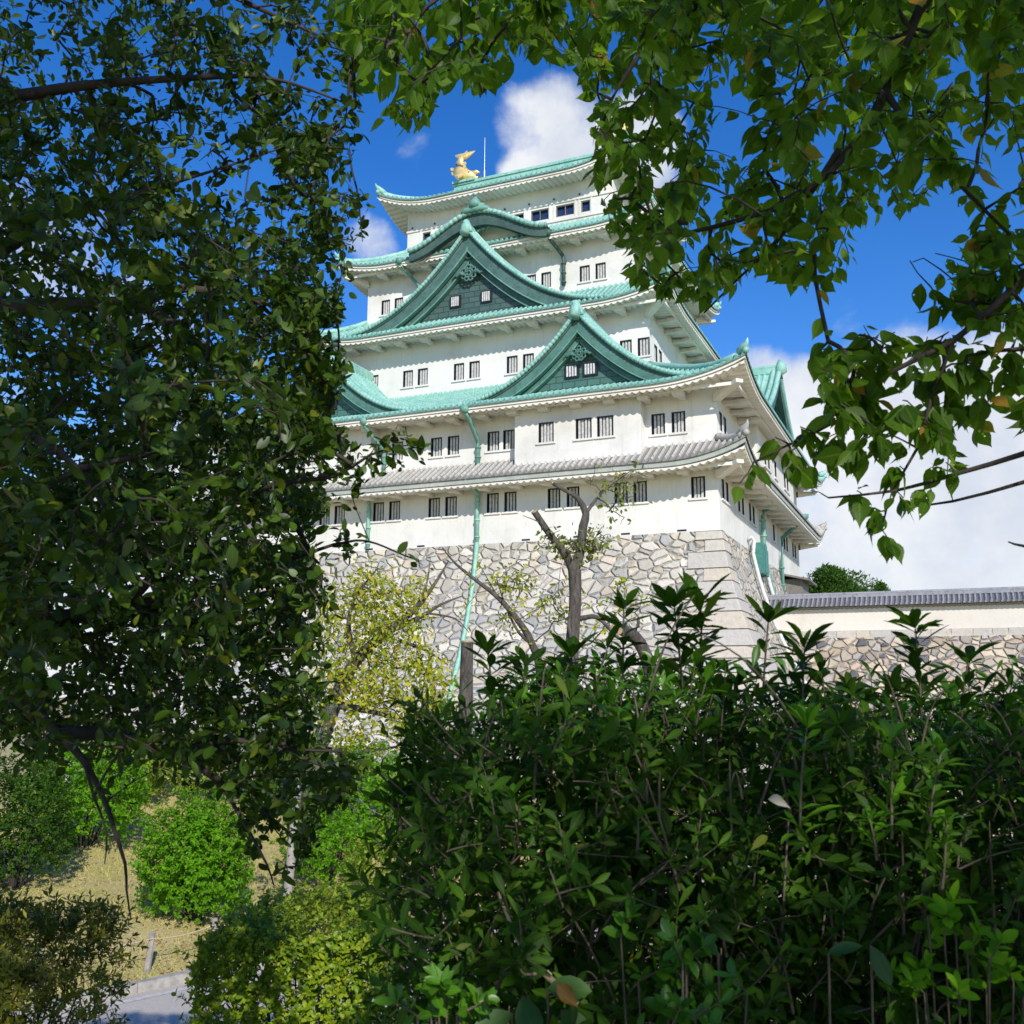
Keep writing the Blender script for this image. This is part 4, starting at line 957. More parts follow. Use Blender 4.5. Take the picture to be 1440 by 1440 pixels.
# ================================================================== BIG EVERGREEN (left)
et = empty('evergreen_tree', (-3.4, 3.4, -1.9)); tag(et, 'big dark evergreen tree with dense small leaves filling the left side', 'tree')
tk = spline([(-3.4, 3.4, -2.3, .26), (-3.3, 3.4, -1.0, .22), (-3.15, 3.45, .3, .18), (-3.0, 3.5, 1.6, .13), (-2.9, 3.45, 2.4, .07), (-2.8, 3.4, 3.0, .03)], .1)
EL = [limb([(-420,560,3.5,.09),(-150,480,3.4,.055),(0,437,3.4,.034),(120,428,3.4,.030),(190,425,3.4,.025),(260,405,3.45,.018),(340,420,3.5,.010),(440,440,3.6,.004)]),
      limb([(-420,520,3.5,.09),(-120,400,3.3,.045),(20,340,3.2,.026),(60,305,3.2,.022),(130,292,3.25,.015),(200,270,3.3,.009),(300,240,3.3,.005),(420,200,3.4,.003)]),
      limb([(-420,760,3.5,.10),(-150,860,3.2,.06),(0,960,3.1,.024),(80,1030,3.1,.017),(118,1070,3.1,.011),(148,1128,3.12,.008),(160,1165,3.08,.007),(176,1215,3.1,.005),(178,1252,3.08,.0035),(184,1292,3.1,.002)]),
      limb([(-300,800,3.6,.08),(-60,850,3.6,.05),(60,872,3.7,.035),(180,850,3.8,.026),(300,830,3.9,.018),(400,790,4.0,.010),(500,760,4.0,.005),(580,785,3.4,.003)]),
      limb([(80,1030,3.1,.024),(170,1035,3.3,.019),(250,1060,3.5,.015),(310,1100,3.6,.011),(380,1150,3.7,.007),(430,1190,3.7,.003)]),
      limb([(250,1060,3.5,.012),(330,1040,3.6,.010),(410,1060,3.6,.007),(480,1085,3.5,.004),(515,1070,3.4,.0025)]),
      limb([(-200,640,2.9,.06),(-20,610,2.7,.018),(50,615,2.6,.012),(110,660,2.6,.008),(150,720,2.6,.004)]),
      limb([(-300,100,3.6,.06),(-60,140,3.4,.03),(120,120,3.4,.018),(260,110,3.4,.012),(380,110,3.3,.007),(500,150,3.2,.003)]),
      limb([(180,850,3.8,.018),(300,720,3.6,.014),(400,680,3.2,.009),(470,670,3.0,.006),(520,640,2.9,.004),(560,628,2.85,.0025)]),
      limb([(-250,-60,3.6,.06),(0,-100,3.5,.03),(200,-60,3.4,.016),(360,10,3.3,.009),(470,60,3.2,.004)]),
      limb([(190,425,3.4,.02),(280,480,3.5,.014),(370,560,3.5,.010),(450,600,3.4,.006),(480,640,3.2,.003)]),
      limb([(118,1070,3.1,.006),(132,1120,3.05,.004),(150,1170,3.0,.003),(147,1215,3.0,.0015)]),
      limb([(310,1100,3.6,.008),(345,1160,3.55,.006),(375,1215,3.5,.004),(385,1245,3.5,.002)])]
def nearest(l, T): return T[np.argmin(np.linalg.norm(T[:, :3]-l[0, :3], axis=1)), :3]
EB = [spline([tuple(tk[int(len(tk)*f), :3])+(.09,), (-3.0+dx*.5, 3.0+dy*.5, z0, .06), (-2.8+dx, 2.8+dy, z1, .02)], .12) for f, dx, dy, z0, z1 in
      [(.6, -1.2, -2.2, 1.8, 2.4), (.7, .6, -2.4, 2.6, 3.4), (.75, -2.0, .5, 2.4, 2.8), (.9, .2, -1.6, 2.8, 3.6), (.55, -1.8, 1.8, 1.2, 1.6), (.8, -.4, 1.6, 2.0, 2.4)]]
ET = [tie(l, nearest(l, tk)) for l in [EL[i] for i in (0, 1, 2, 3, 6, 7, 9)]]
LT = [(-70,-70),(475,-70),(482,30),(515,110),(500,215),(500,300),(508,350),(495,395),(462,455),(440,500),(465,545),(478,600),(520,690),(480,720),(500,780),(470,825),(455,890),(480,940),(455,1020),(500,1065),(495,1100),(480,1140),(430,1170),(330,1130),(250,1090),(170,1070),(100,1080),(-70,1085)]
LT2 = [(-70,-70),(440,-70),(470,200),(440,480),(460,640),(440,800),(440,1000),(420,1100),(250,1060),(-70,1040)]
TW = [(300,1060),(500,1065),(490,1140),(440,1200),(400,1235),(350,1200),(320,1150)]
Ae = np.concatenate([sample_px(LT, 1900, 2.7, 4.6), sample_px(LT2, 4000, 3.5, 6.2), sample_px([(-70,560),(430,560),(440,1040),(250,1050),(-70,1030)], 900, 3.4, 5.6), sample_px([(-70,200),(400,160),(420,640),(380,900),(-70,960)], 200, 2.0, 2.8), sample_px(TW, 36, 3.3, 4.0), sample_px([(390,400),(476,400),(480,470),(486,560),(490,620),(410,640)], 130, 2.8, 3.6),
     np.array([tuple(at(x, y, Y)) for x, y, Y in [(590,632,2.85),(570,600,2.85),(545,615,2.85),(555,650,2.85),(520,660,2.9),(530,620,2.9),(595,795,3.4),(575,770,3.4),(560,745,3.4),(545,780,3.4),(520,740,3.5),(505,290,3.0),(495,240,3.0),(510,340,3.0),(490,210,3.0),(500,1075,3.4),(520,1070,3.4),(480,500,3.1),(470,540,3.1),(160,1230,3.0),(140,1215,3.05),(185,1180,3.1)]]),
     np.stack([RNG.uniform(-4.6, -1.2, 330), RNG.uniform(.2, 3.0, 330), RNG.uniform(.4, 5.2, 330)], 1),
     np.stack([RNG.uniform(-4.8, -2.2, 330), RNG.uniform(2.6, 6.0, 330), RNG.uniform(2.6, 5.4, 330)], 1)])
Ae = Ae[~((Ae[:, 0]/np.maximum(.1, Ae[:, 1]) > -.62) & (Ae[:, 1] < 2.0))]
Ae = Ae[Ae[:, 2]+.622*Ae[:, 1] < 5.5]
cl = np.sin(Ae[:, 0]*5.1+Ae[:, 2]*2.2)*np.sin(Ae[:, 2]*5.7+Ae[:, 1]*1.3)*np.sin(Ae[:, 1]*3.9-Ae[:, 0]*1.7); pj_ = project(Ae); keep_ = (Ae[:, 1] < .5) | (RNG.random(len(Ae)) < np.clip(0.93+.07*(pj_[:, 1]-250)/500, .93, 1)); cl = np.where(keep_, cl, -9); Ae = Ae[cl > -.30+.1*RNG.normal(size=len(Ae))]   # leaves gather in clumps
nodes, paths, rad = grow(EL+EB+ET+[tk], Ae, .06, .0013, .012, .03)
tb = Tubes()
for l in EL+EB+ET: tb.add(l[:, :3], l[:, 3], 8)
for p in paths: tb.add(nodes[p], rad[p], 4)
tr_ = Tubes(); tr_.add(tk[:, :3], tk[:, 3], 14); tr_.build('trunk', M_bark_dark, et); tb.build('branch', M_bark_dark, et)
lv = Leaves()
for p in paths:
    P = nodes[p]; n = len(P); k = int(RNG.integers(10, 17)); L = np.linalg.norm(np.diff(P, axis=0), axis=1).sum()
    u = np.linspace(max(0, 1-.30/max(L, .05)), 1, k); ii = u*(n-1); i0 = np.minimum(ii.astype(int), n-2); q = (ii-i0)[:, None]
    Q = P[i0]*(1-q)+P[i0+1]*q+jitter(k, .018); d = norm(P[-1]-P[max(0, n-4)])
    D = .6*d+jitter(k, .75)+np.array([0, 0, -.12]); N = jitter(k, .7)+np.array([0, -.1, .6]); lv.add(Q, D, N, np.clip(.037*(1+.34*RNG.normal(size=k)), .016, .075))
lv.build('leaf_crown', T_OVAL, M_l_dark, et, outside_open(.6, 16.0))
# ================================================================== HEDGE (lower right) and its shoots
def shoot(lv, st, base, d, L, k, size, spread=.75, stem_r=.0022, tip=True, droop=0.0):
    base = np.asarray(base, float); d = norm(np.asarray(d, float)); n = 6
    bend = RNG.normal(size=3)*.10*L; u = np.linspace(0, 1, n)[:, None]
    pts = base+d*L*u+bend*u*u
    st.add(pts, np.linspace(stem_r, stem_r*.55, n), 4)
    a = np.cross(d, [0.1, .2, .97]); a = norm(a); b = np.cross(d, a)
    nt = max(3, k//4); t_ = np.concatenate([np.linspace(.08, .96, k-nt)+.04*RNG.normal(size=k-nt), np.ones(nt)])
    ang = np.arange(k)*2.4+RNG.random()*6; 
    Q = base+d*L*t_[:, None]+bend*(t_**2)[:, None]
    o = np.cos(ang)[:, None]*a+np.sin(ang)[:, None]*b
    up = np.where(t_ >= .999, RNG.uniform(.35, 1.5, k), RNG.uniform(.1, .9, k))[:, None]
    D = norm(o*spread+d*up*.8+np.array([0, 0, -droop])+jitter(k, .12)); N = d*1.0-o*.25+jitter(k, .25)
    lv.add(Q, D, N, np.clip(size*(1+.2*RNG.normal(size=k)), size*.4, size*1.7))
hd = empty('hedge', (1.0, 2.8, -1.65)); tag(hd, 'large shaded dark green hedge with long upright leafy shoots at the lower right', 'hedge')
lv = Leaves(); st = Tubes(); ly = Leaves()
def hx0(z): return -.15-.06*min(1, max(0, (-z-.06)/.5))
def htop(x): return -.045-.035*min(1, max(0, x-.3)/.5)-.20*max(0, 1-(x+.30)/.40)**1.5+.025*math.sin(5*x)+.02*math.sin(11*x+1)
n = 0
while n < 950:      # front face
    x = RNG.uniform(-.45, 2.3); z = RNG.uniform(-1.0, .0)
    if x < hx0(z)+.02 or z > htop(x)-.03: continue
    y = 2.12+.10*RNG.normal()*.6+.12*math.sin(4*x+3*z)*.5+max(0, (z+.12))*.8
    shoot(lv, st, (x, y, z), (RNG.normal()*.5, -.62+.2*RNG.normal(), .6+.3*RNG.normal()), RNG.uniform(.06, .15), int(RNG.integers(8, 14)), RNG.uniform(.032, .052)); n += 1
for i in range(620):  # top
    x = RNG.uniform(-.17, 2.5); y = RNG.uniform(2.15, 3.5); z = htop(x)-.08+.03*RNG.normal()
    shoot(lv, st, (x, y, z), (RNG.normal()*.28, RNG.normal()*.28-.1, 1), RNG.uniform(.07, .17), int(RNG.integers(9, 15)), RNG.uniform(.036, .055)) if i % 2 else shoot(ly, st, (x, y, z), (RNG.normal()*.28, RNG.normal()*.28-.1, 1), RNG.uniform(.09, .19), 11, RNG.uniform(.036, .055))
for i in range(240):  # left end
    z = RNG.uniform(-1.0, -.08); y = RNG.uniform(2.1, 3.2)
    shoot(lv, st, (hx0(z)+.05*RNG.normal()*.6+.03, y, z), (-.7, RNG.normal()*.4-.2, .6), RNG.uniform(.06, .14), 10, RNG.uniform(.034, .05))
for i in range(4600):  # interior
    x = RNG.uniform(-.16, 2.7); y = RNG.uniform(2.2, 4.0); z = RNG.uniform(-1.25, htop(x)-.08)
    shoot(lv, st, (x, y, z), (RNG.normal(), RNG.normal(), .6), RNG.uniform(.08, .2), 9, .058)
lv.build('foliage', T_LANCE, M_l_hedge, hd); ly.build('sun_tinted_tips', T_LANCE, M_l_young_lit, hd)  # every other top shoot gets a lighter leaf colour as painted sunlight
for i in range(210):  # woody stems
    x = RNG.uniform(-.10, 2.4); y = RNG.uniform(2.24, 3.3); h = RNG.uniform(1.0, 1.52)
    p0 = np.array([x, y, -1.7]); dv = np.array([RNG.normal()*.14 if x > .25 else abs(RNG.normal())*.08, RNG.normal()*.1-.04, 1]); u = np.linspace(0, 1, 8)[:, None]
    st.add(p0+dv*h*u+RNG.normal(size=3)*.06*np.sin(u*3), np.linspace(.009, .003, 8)*RNG.uniform(.6, 1.3), 5)
for i in range(130):
    x = RNG.uniform(-.12, 2.3); z = RNG.uniform(-.9, -.1); u = np.linspace(0, 1, 7)[:, None]; dv = np.array([RNG.normal()*.5 if x > .2 else abs(RNG.normal())*.4, -.25, .55+.3*RNG.normal()])
    st.add(np.array([x, 2.12, z])+dv*RNG.uniform(.12, .4)*u+np.array([0, 0, .05])*np.sin(u*3), np.linspace(.0035, .0012, 7), 4)
st.build('stem', M_twig, hd)
# tall shoots standing out of the top: one part each
def tallshoot(px, py_tip, py_base, Y, k, size, m, tilt=0.0, side=0):
    L_ = Leaves(); S_ = Tubes(); b = at(px-tilt, py_base, Y); tpt = at(px, py_tip+22, Y)
    d = np.array(tpt)-np.array(b); L = np.linalg.norm(d)
    shoot(L_, S_, b, d, L, int(k*1.5), size, .72, .0035)
    o = L_.build('shoot', T_LANCE, m, hd)
    s = S_.build('shoot_stem', M_twig, hd); s.parent = o; s.matrix_parent_inverse = o.matrix_world.inverted()
for a in [(948,818,985,2.35,30,.075,M_l_hedge,-14),(992,806,985,2.40,34,.078,M_l_hedge,8),(880,842,980,2.5,24,.068,M_l_hedge,6),(785,890,990,2.5,22,.07,M_l_hedge,-6),
          (1072,868,1060,2.3,26,.065,M_l_hedge,2),(1128,888,1050,2.3,24,.066,M_l_hedge,0),(1292,874,1010,2.35,30,.072,M_l_hedge,-4),(1200,928,1040,2.3,18,.062,M_l_hedge,0),
          (1354,922,1040,2.4,20,.062,M_l_hedge,4),(592,1012,1130,2.25,26,.065,M_l_hedge,-2),(560,1082,1170,2.25,20,.06,M_l_hedge,-3),(690,905,1020,2.45,20,.064,M_l_hedge,-4),
          (735,912,1010,2.5,18,.06,M_l_hedge,2),(835,905,1010,2.45,18,.06,M_l_hedge,2),(1020,925,1020,2.4,18,.06,M_l_hedge,3),(1165,915,1030,2.45,16,.06,M_l_hedge,3),(1240,940,1030,2.4,16,.06,M_l_hedge,-3),(1410,945,1040,2.4,18,.06,M_l_hedge,2),
          (1118,1012,1190,2.0,26,.062,M_l_young_lit,-8),(1252,1008,1180,2.0,22,.058,M_l_young_lit,-2),(1312,1035,1170,2.0,18,.05,M_l_young_lit,5),(728,1095,1160,2.0,12,.05,M_l_young_lit,-3),(860,990,1060,2.1,12,.055,M_l_young_lit,3),(1335,1145,1250,2.0,12,.035,M_l_young_lit,10),
          (980,940,1040,2.15,12,.055,M_l_young_lit,2),(900,1130,1200,2.0,10,.04,M_l_young_lit,4),(1230,1130,1210,2.0,12,.045,M_l_young_lit,-3)]: tallshoot(*a)
# low plants at the hedge foot
def low_plant(name, label, px, py, Y, n, size, m, tpl, r=.12, h=.12):
    c = np.array(at(px, py, Y)); e = empty(name, (c[0], c[1], -1.65)); tag(e, label, 'plant'); L_ = Leaves(); S_ = Tubes()
    for i in range(n):
        q = c+RNG.normal(size=3)*[r, .05, h]; shoot(L_, S_, q, (RNG.normal()*.5, -.5, .7), .05, 8, size)
        S_.add(np.linspace([q[0]*.3+c[0]*.7, c[1]+.03, -1.65], q, 5), .002, 4)
    L_.build('foliage', tpl, m, e); S_.build('stem', M_twig, e)
low_plant('ground_plant', 'low light green leafy plant at the foot of the hedge right of the orange leaf', 945, 1405, 1.95, 18, .034, M_l_young_lit, T_OVAL, .055, .05)
low_plant('ground_plant', 'low light green leafy plant at the foot of the hedge left of the orange leaf', 640, 1425, 1.95, 12, .032, M_l_young_lit, T_OVAL, .035, .02)
low_plant('ground_plant', 'small bright plant by the bottom right end of the hedge', 1335, 1390, 2.0, 16, .038, M_l_bright, T_OVAL, .09, .05)
# broad dark leaves near the bottom
L_ = Leaves(); e = empty('broad_leaf_plant', tuple(at(745, 1420, 1.9))); e.location.z = -1.65; tag(e, 'dark plant with a few broad glossy leaves below the hedge', 'plant'); S_ = Tubes()
for px, py, s, dx, dz in [(735,1400,.085,.2,-.6),(770,1390,.08,.9,.1),(720,1425,.08,-.7,-.2),(1010,1340,.075,-.6,.4),(1225,1330,.07,.3,-.8),(1165,1340,.06,.7,.3),(790,1420,.08,.5,-.5)]:
    q = np.array(at(px, py, 1.92)); L_.add([q], [[dx, -.35, dz]], [[RNG.normal()*.2, -.8, .6]], [s]); S_.add(np.linspace([q[0]+.02, 2.05, -1.2], q, 5), .0025, 4)
L_.build('foliage', T_OVAL, M_l_mid, e); S_.build('stem', M_twig, e)
# broken twig and caught leaves
tw = Tubes(); P = spline([tuple(at(700,1255,2.0))+(.003,), tuple(at(735,1335,1.95))+(.0045,), tuple(at(765,1368,1.93))+(.006,), tuple(at(812,1412,1.92))+(.0065,)], .02); tw.add(P[:, :3], P[:, 3], 7)
P = spline([tuple(at(765,1368,1.93))+(.004,), tuple(at(738,1370,1.90))+(.002,), tuple(at(732,1362,1.89))+(.001,)], .02); tw.add(P[:, :3], P[:, 3], 6)
tg_ = tw.build('broken_twig', m_plain('pale_dead_wood', (.36, .26, .15), .8, 0, .4, 30), None); tag(tg_, 'pale broken dead twig leaning in the dark hedge', 'twig')
def fallen(label, px, py, Y, size, m, d, nn):
    L_ = Leaves(); L_.add([np.array(at(px, py, Y))], [d], [nn], [size]); o = L_.build('dead_leaf', T_CHERRY, m, None); sf = o.modifiers.new('thick', 'SOLIDIFY'); sf.thickness = .0006
    tag(o, label, 'leaf')
fallen('curled orange dead leaf hanging on the broken twig', 782, 1383, 1.86, .055, leafmat('orange_leaf', [(0, (.42, .17, .02)), (1, (.45, .2, .03))], (.4, .2, .02), .2), (.8, -.1, -.75), (.3, -.8, .4))
fallen('pale dry leaf caught high in the hedge', 1080, 1124, 1.95, .045, leafmat('pale_leaf', [(0, (.32, .30, .24)), (1, (.36, .33, .26))], (.3, .28, .2), .2), (1, -.1, -.15), (0, -.6, .8))

# ================================================================== SHRUBS
def dome(n, rx, ry, rz, lo=-.35, shell=.40):
    v = norm(RNG.normal(size=(n, 3))); v = v[v[:, 2] > lo]; r = 1-shell*np.abs(RNG.normal(size=(len(v), 1)))*.7
    lump = 1+.06*RNG.normal(size=(len(v), 1))+.12*np.sin(v[:, :1]*5+1)*np.sin(v[:, 1:2]*4)+.06*np.sin(v[:, 2:3]*9+v[:, :1]*6)
    return v*r*lump*[rx, ry, rz], v
def ground_hit(px, py):
    r = pray(px, py).normalized()
    for k in range(40, 900):
        p = r*(k*.08)
        if p.z < float(gh(p.x, p.y)): return p
    return r*60
def bush(label, px, pyb, wpx, hpx, m, n=900, size=.055, tpl=T_OVAL, group=None, name='round_bush', k=9):
    """px,pyb: where its foot meets the ground"""
    g = ground_hit(px, pyb); rx = wpx/FPX*g.y/2; rz = hpx/FPX*g.y/2; g = Vector((g.x, g.y+rx*.6, 0)); gz = float(gh(g.x, g.y)); c = np.array([g.x, g.y, gz+rz*.88])
    e = empty(name, (c[0], c[1], gz)); tag(e, label, 'bush', group)
    q, v = dome(n, rx, rx, rz, -.75); L_ = Leaves(); S_ = Tubes()
    for a, b in zip(q, v):
        if c[2]+a[2] < gz+.03: continue
        shoot(L_, S_, c+a, b+np.array([0, 0, .45])+RNG.normal(size=3)*.35, size*1.6, k, size, .8, .003)
    for i in range(14):
        a = RNG.uniform(-1, 1, 3)*[rx*.5, rx*.5, rz*.4]; S_.add(np.linspace([c[0]+a[0]*.3, c[1]+a[1]*.3, gz-.05], c+a, 7)+jitter(7, .02), np.linspace(.03, .008, 7), 5)
    L_.build('foliage', tpl, m, e); S_.build('stem', M_bark_dark, e); return e
gb = 'bushes on the grass slope'
bush('bright green round bush standing alone on the dry grass behind the rope', 256, 1308, 152, 178, M_l_bright, 2600, .07, group=gb)
bush('green rounded bush beside the left edge of the grass slope', 92, 1205, 170, 160, M_l_bright, 1700, .085, group=gb)
bush('lime green bush behind the left-hand bush on the slope', 158, 1140, 110, 100, M_l_lime, 800, .09, group=gb)
bush('dark shaded bush at the left edge of the picture', -5, 1262, 150, 190, M_l_hedge, 1600, .07, group=gb)
bush('lime green bush at the back of the slope behind the hanging branches', 262, 1125, 130, 95, M_l_lime, 900, .10, group=gb)
bush('mid green bush behind the pale slender trunk', 372, 1140, 130, 110, M_l_mid, 800, .10, group=gb)
bush('bright green bush close to the hedge end, largest at the back', 512, 1215, 175, 155, M_l_bright, 1700, .08, group=gb)
bush('green bush low beside the pale slender trunk', 450, 1255, 130, 100, M_l_bright, 800, .07, group=gb)
bush('yellow green bush just behind the hedge end', 530, 1300, 110, 120, M_l_lime, 700, .055, group=gb)
def box_shrub(label, x0, x1, y0, y1, z0, z1, gz, m, n, size, tpl, name='shrub', stems=40, skirt=.3):
    c = ((x0+x1)/2, (y0+y1)/2, gz); e = empty(name, c); tag(e, label, 'bush'); L_ = Leaves(); S_ = Tubes()
    for i in range(n):
        u = RNG.random(3); f = RNG.random(); q = np.array([x0+(x1-x0)*u[0], y0+(y1-y0)*u[1], z0+(z1-z0)*u[2]]); nn = np.array([0, 0, 1.])
        if f < .42: q[2] = z1-.06*abs(RNG.normal())
        elif f < .72: q[1] = y0+.06*abs(RNG.normal()); nn = np.array([0, -1, .4]); q[2] = z1-(z1-z0)*u[2]**1.5
        elif f < .85: q[0] = x0+.05*abs(RNG.normal()) if RNG.random() < .5 else x1-.05*abs(RNG.normal()); nn = np.array([np.sign(q[0]-c[0]), -.2, .5])
        ex = abs((q[0]-c[0])/((x1-x0)/2)); q[2] -= .18*ex**4*(z1-z0); q[2] += .06*math.sin(7*q[0])*math.sin(5*q[1]+2)
        shoot(L_, S_, q, nn+RNG.normal(size=3)*.4+np.array([0, 0, .3]), RNG.uniform(.04, .13), int(RNG.integers(9, 16)), size, .8, .0018)
    for i in range(stems):
        b = np.array([c[0]+RNG.normal()*.16*(x1-x0), c[1]+RNG.normal()*.16*(y1-y0), gz-.05]); tq = np.array([RNG.uniform(x0, x1), RNG.uniform(y0, y1), RNG.uniform(z0, z1)]); u = np.linspace(0, 1, 9)[:, None]
        S_.add(b+(tq-b)*u**[1.3, 1.3, .9]+jitter(9, .012), np.linspace(.016, .004, 9), 5)
    for i in range(int(n*skirt)):
        q = np.array([RNG.uniform(x0+.1, x1-.1), RNG.uniform(y0, y1), RNG.uniform(gz+.05, z0+.1)]); shoot(L_, S_, q, RNG.normal(size=3)+[0, -.3, .6], .08, 7, size*.95, .8, .0018)
    L_.build('foliage', tpl, m, e); S_.build('stem', M_bark_dark, e)
g6 = float(gh(-1.35, 6.6))
box_shrub('clipped yellow green shrub with bare dark stems below, beside the path', -1.76, -.72, 6.0, 7.3, -1.98, -1.38, g6-.1, M_l_lime, 1750, .033, T_OVAL, stems=60, skirt=.4)
g5 = float(gh(-2.3, 5))
box_shrub('spiky olive green shrub in the bottom left corner', -3.2, -2.02, 4.5, 5.6, -1.85, -1.12, g5-.1, M_l_olive, 2300, .040, T_NARROW, stems=40, skirt=.5)

# ================================================================== TREES IN FRONT OF THE STONE BASE
def small_tree(name, label, limbs, attract, leafm, size, tpl, k, seg=.12, rtip=.008, rmax=.06, barkm=M_bark_grey, lspread=.5, cuts=(), hang=-.3, spr=.9):
    b = limbs[0][0]; e = empty(name, tuple(b[:3])); tag(e, label, 'tree')
    S_ = Tubes(); T_ = Tubes(); T_.add(limbs[0][:, :3], limbs[0][:, 3], 12)
    if len(attract): nodes, paths, rad = grow(limbs, attract, seg, rtip, rmax, .02, .10)
    else: nodes, paths, rad = None, [], None
    for l in limbs[1:]: S_.add(l[:, :3], l[:, 3], 9)
    for p in paths: S_.add(nodes[p], rad[p]*.9, 4)
    t1 = T_.build('trunk', barkm, e)
    if len(limbs) > 1 or paths: S_.build('branch', barkm, e)
    for l in cuts:
        mb = MB(); d = (Vector(l[-1, :3])-Vector(l[-3, :3])).normalized(); p = Vector(l[-1, :3]); mb.tube([p-d*.03, p+d*.015], l[-1, 3]*1.03, 12); o = mb.build('cut_end', M_cut, e); o.matrix_parent_inverse = e.matrix_basis.inverted()
    if k:
        L_ = Leaves()
        for p in paths:
            P = nodes[p]; n = len(P); kk = max(2, int(k+RNG.normal()*k*.3)); i = RNG.integers(max(0, n-7), n, kk); Q = P[i]+jitter(kk, lspread*size*2)
            D = jitter(kk, spr)+np.array([0, 0, hang]); L_.add(Q, D, jitter(kk, .8)+np.array([0, -.2, .5]), np.clip(size*(1+.25*RNG.normal(size=kk)), size*.4, size*1.8))
        L_.build('leaf_crown', tpl, leafm, e)
    return e
gp = float(gh(1.9, 31.5))
tr1 = limb([(798,1130,31.5,.27),(801,960,31.5,.25),(805,900,31.5,.21),(809,845,31.5,.19),(808,802,31.5,.21)], .25)
ll = limb([(808,808,31.5,.15),(795,780,31.4,.125),(772,750,31.2,.11),(751,719,31.0,.105)], .2)
lr_ = limb([(806,806,31.5,.17),(816,775,31.5,.155),(820,740,31.6,.14),(824,722,31.6,.12),(812,700,31.6,.085),(795,690,31.5,.06),(776,679,31.4,.05)], .2)
lt = [limb([(824,722,31.6,.07),(840,700,31.8,.04),(862,680,32,.025),(890,660,32.2,.012)], .2), limb([(815,870,31.5,.09),(840,868,31.2,.07),(862,890,31,.05),(880,905,30.8,.04)], .2), limb([(776,750,31.2,.04),(760,735,31,.02),(735,725,31,.01)], .2), limb([(806,850,31.5,.05),(800,880,31.3,.06),(812,930,31.3,.07)], .2)]
At = np.array([tuple(at(x, y, Y)) for x, y, Y in [(870+20*RNG.normal(), 690+22*RNG.normal(), 32+.4*RNG.normal()) for _ in range(16)]+[(820+24*RNG.normal(), 768+14*RNG.normal(), 31.3+.5*RNG.normal()) for _ in range(34)]+[(876+10*RNG.normal(), 720+12*RNG.normal(), 32) for _ in range(7)]+[(800+40*RNG.normal(), 765+8*RNG.normal(), 31.3) for _ in range(8)]])
small_tree('pruned_tree', 'heavily pruned tree with a sawn forked trunk and sparse leaf tufts before the stone base', [tr1, ll, lr_]+lt, At, M_l_yellow if False else leafmat('tuft_leaf', [(0, (.10, .15, .02)), (.6, (.16, .20, .03)), (1, (.26, .22, .04))], (.3, .36, .03), .3), .17, T_OVAL, 8, .2, .010, .05, cuts=(ll, lr_))
# second, arching tree behind it
t2 = limb([(748,1110,33,.16),(760,960,33,.14),(748,905,33,.12),(728,872,33,.10),(700,840,33,.08),(668,815,33.2,.06),(640,792,33.4,.04),(622,770,33.5,.02)], .25)
l2 = [limb([(748,905,33,.07),(730,890,33,.05),(712,855,33,.03),(700,820,33,.015)], .2), limb([(700,840,33,.04),(690,822,33,.02),(672,790,33,.01)], .2), limb([(760,950,33,.06),(790,920,33,.045),(830,905,33,.03)], .2)]
At = np.array([tuple(at(x, y, 33+.6*RNG.normal())) for x, y in [(740+38*RNG.normal(), 842+24*RNG.normal()) for _ in range(46)]+[(725+20*RNG.normal(), 815+8*RNG.normal()) for _ in range(16)]+[(870+24*RNG.normal(), 840+22*RNG.normal()) for _ in range(14)]+[(800+30*RNG.normal(), 880+20*RNG.normal()) for _ in range(14)]])
small_tree('arching_tree', 'thin arching dark branched tree with sparse yellow leaves left of the pruned trunk', [t2]+l2, At, M_l_yellow, .15, T_OVAL, 8, .2, .008, .05)
# cut branch with brown end
t3 = limb([(925,1060,28,.2),(915,950,28,.19),(900,905,28,.18),(880,888,27.6,.17),(868,884,27.0,.17)], .2)
l3 = [limb([(890,895,27.9,.06),(897,880,27.8,.05),(898,868,27.8,.03)], .15)]
small_tree('sawn_trunk', 'short leaning sawn trunk with a brown cut end behind the hedge', [t3]+l3, np.array([tuple(at(x, y, 28)) for x, y in [(900+25*RNG.normal(), 850+15*RNG.normal()) for _ in range(10)]]), M_l_yellow, .12, T_OVAL, 4, .15, .007, .03, cuts=(t3,))
# stump
t4 = limb([(652,1090,26,.20),(655,990,26,.18),(656,940,26,.165),(657,902,26,.155)], .2)
small_tree('tree_stump', 'tall narrow grey stump standing at the left end of the hedge', [t4], np.zeros((0, 3)), None, .1, T_OVAL, 0, barkm=M_bark_grey, cuts=(t4,))
# yellowing cherry
yt = limb([(420,1190,29,.30),(440,1080,29,.26),(470,990,29.2,.22),(500,930,29.4,.17),(545,888,29.6,.13),(585,855,29.8,.09),(612,820,30,.05),(630,790,30.2,.02)], .25)
yl = [limb([(500,930,29.4,.10),(490,880,29,.07),(500,840,28.8,.045),(530,800,28.6,.02)], .2), limb([(545,888,29.6,.09),(590,868,30,.07),(620,850,30.2,.04),(650,838,30.4,.015)], .2), limb([(560,900,29.6,.06),(600,915,29.9,.04),(630,935,30.1,.02)], .2),
      limb([(470,990,29.2,.13),(520,1000,29,.08),(570,1010,29,.04),(620,1000,29,.02)], .2), limb([(440,1080,29,.10),(500,1060,28.8,.06),(560,1050,28.6,.03)], .2), limb([(585,855,29.8,.05),(600,820,30,.03),(605,785,30.2,.012)], .2), limb([(600,862,29.9,.04),(640,870,30.2,.025),(660,890,30.3,.01)], .2)]
Ay = sample_px([(440,850),(500,800),(560,800),(600,830),(590,880),(610,930),(640,960),(640,1010),(600,1020),(560,1060),(500,1090),(440,1060)], 330, 28.0, 31.0)
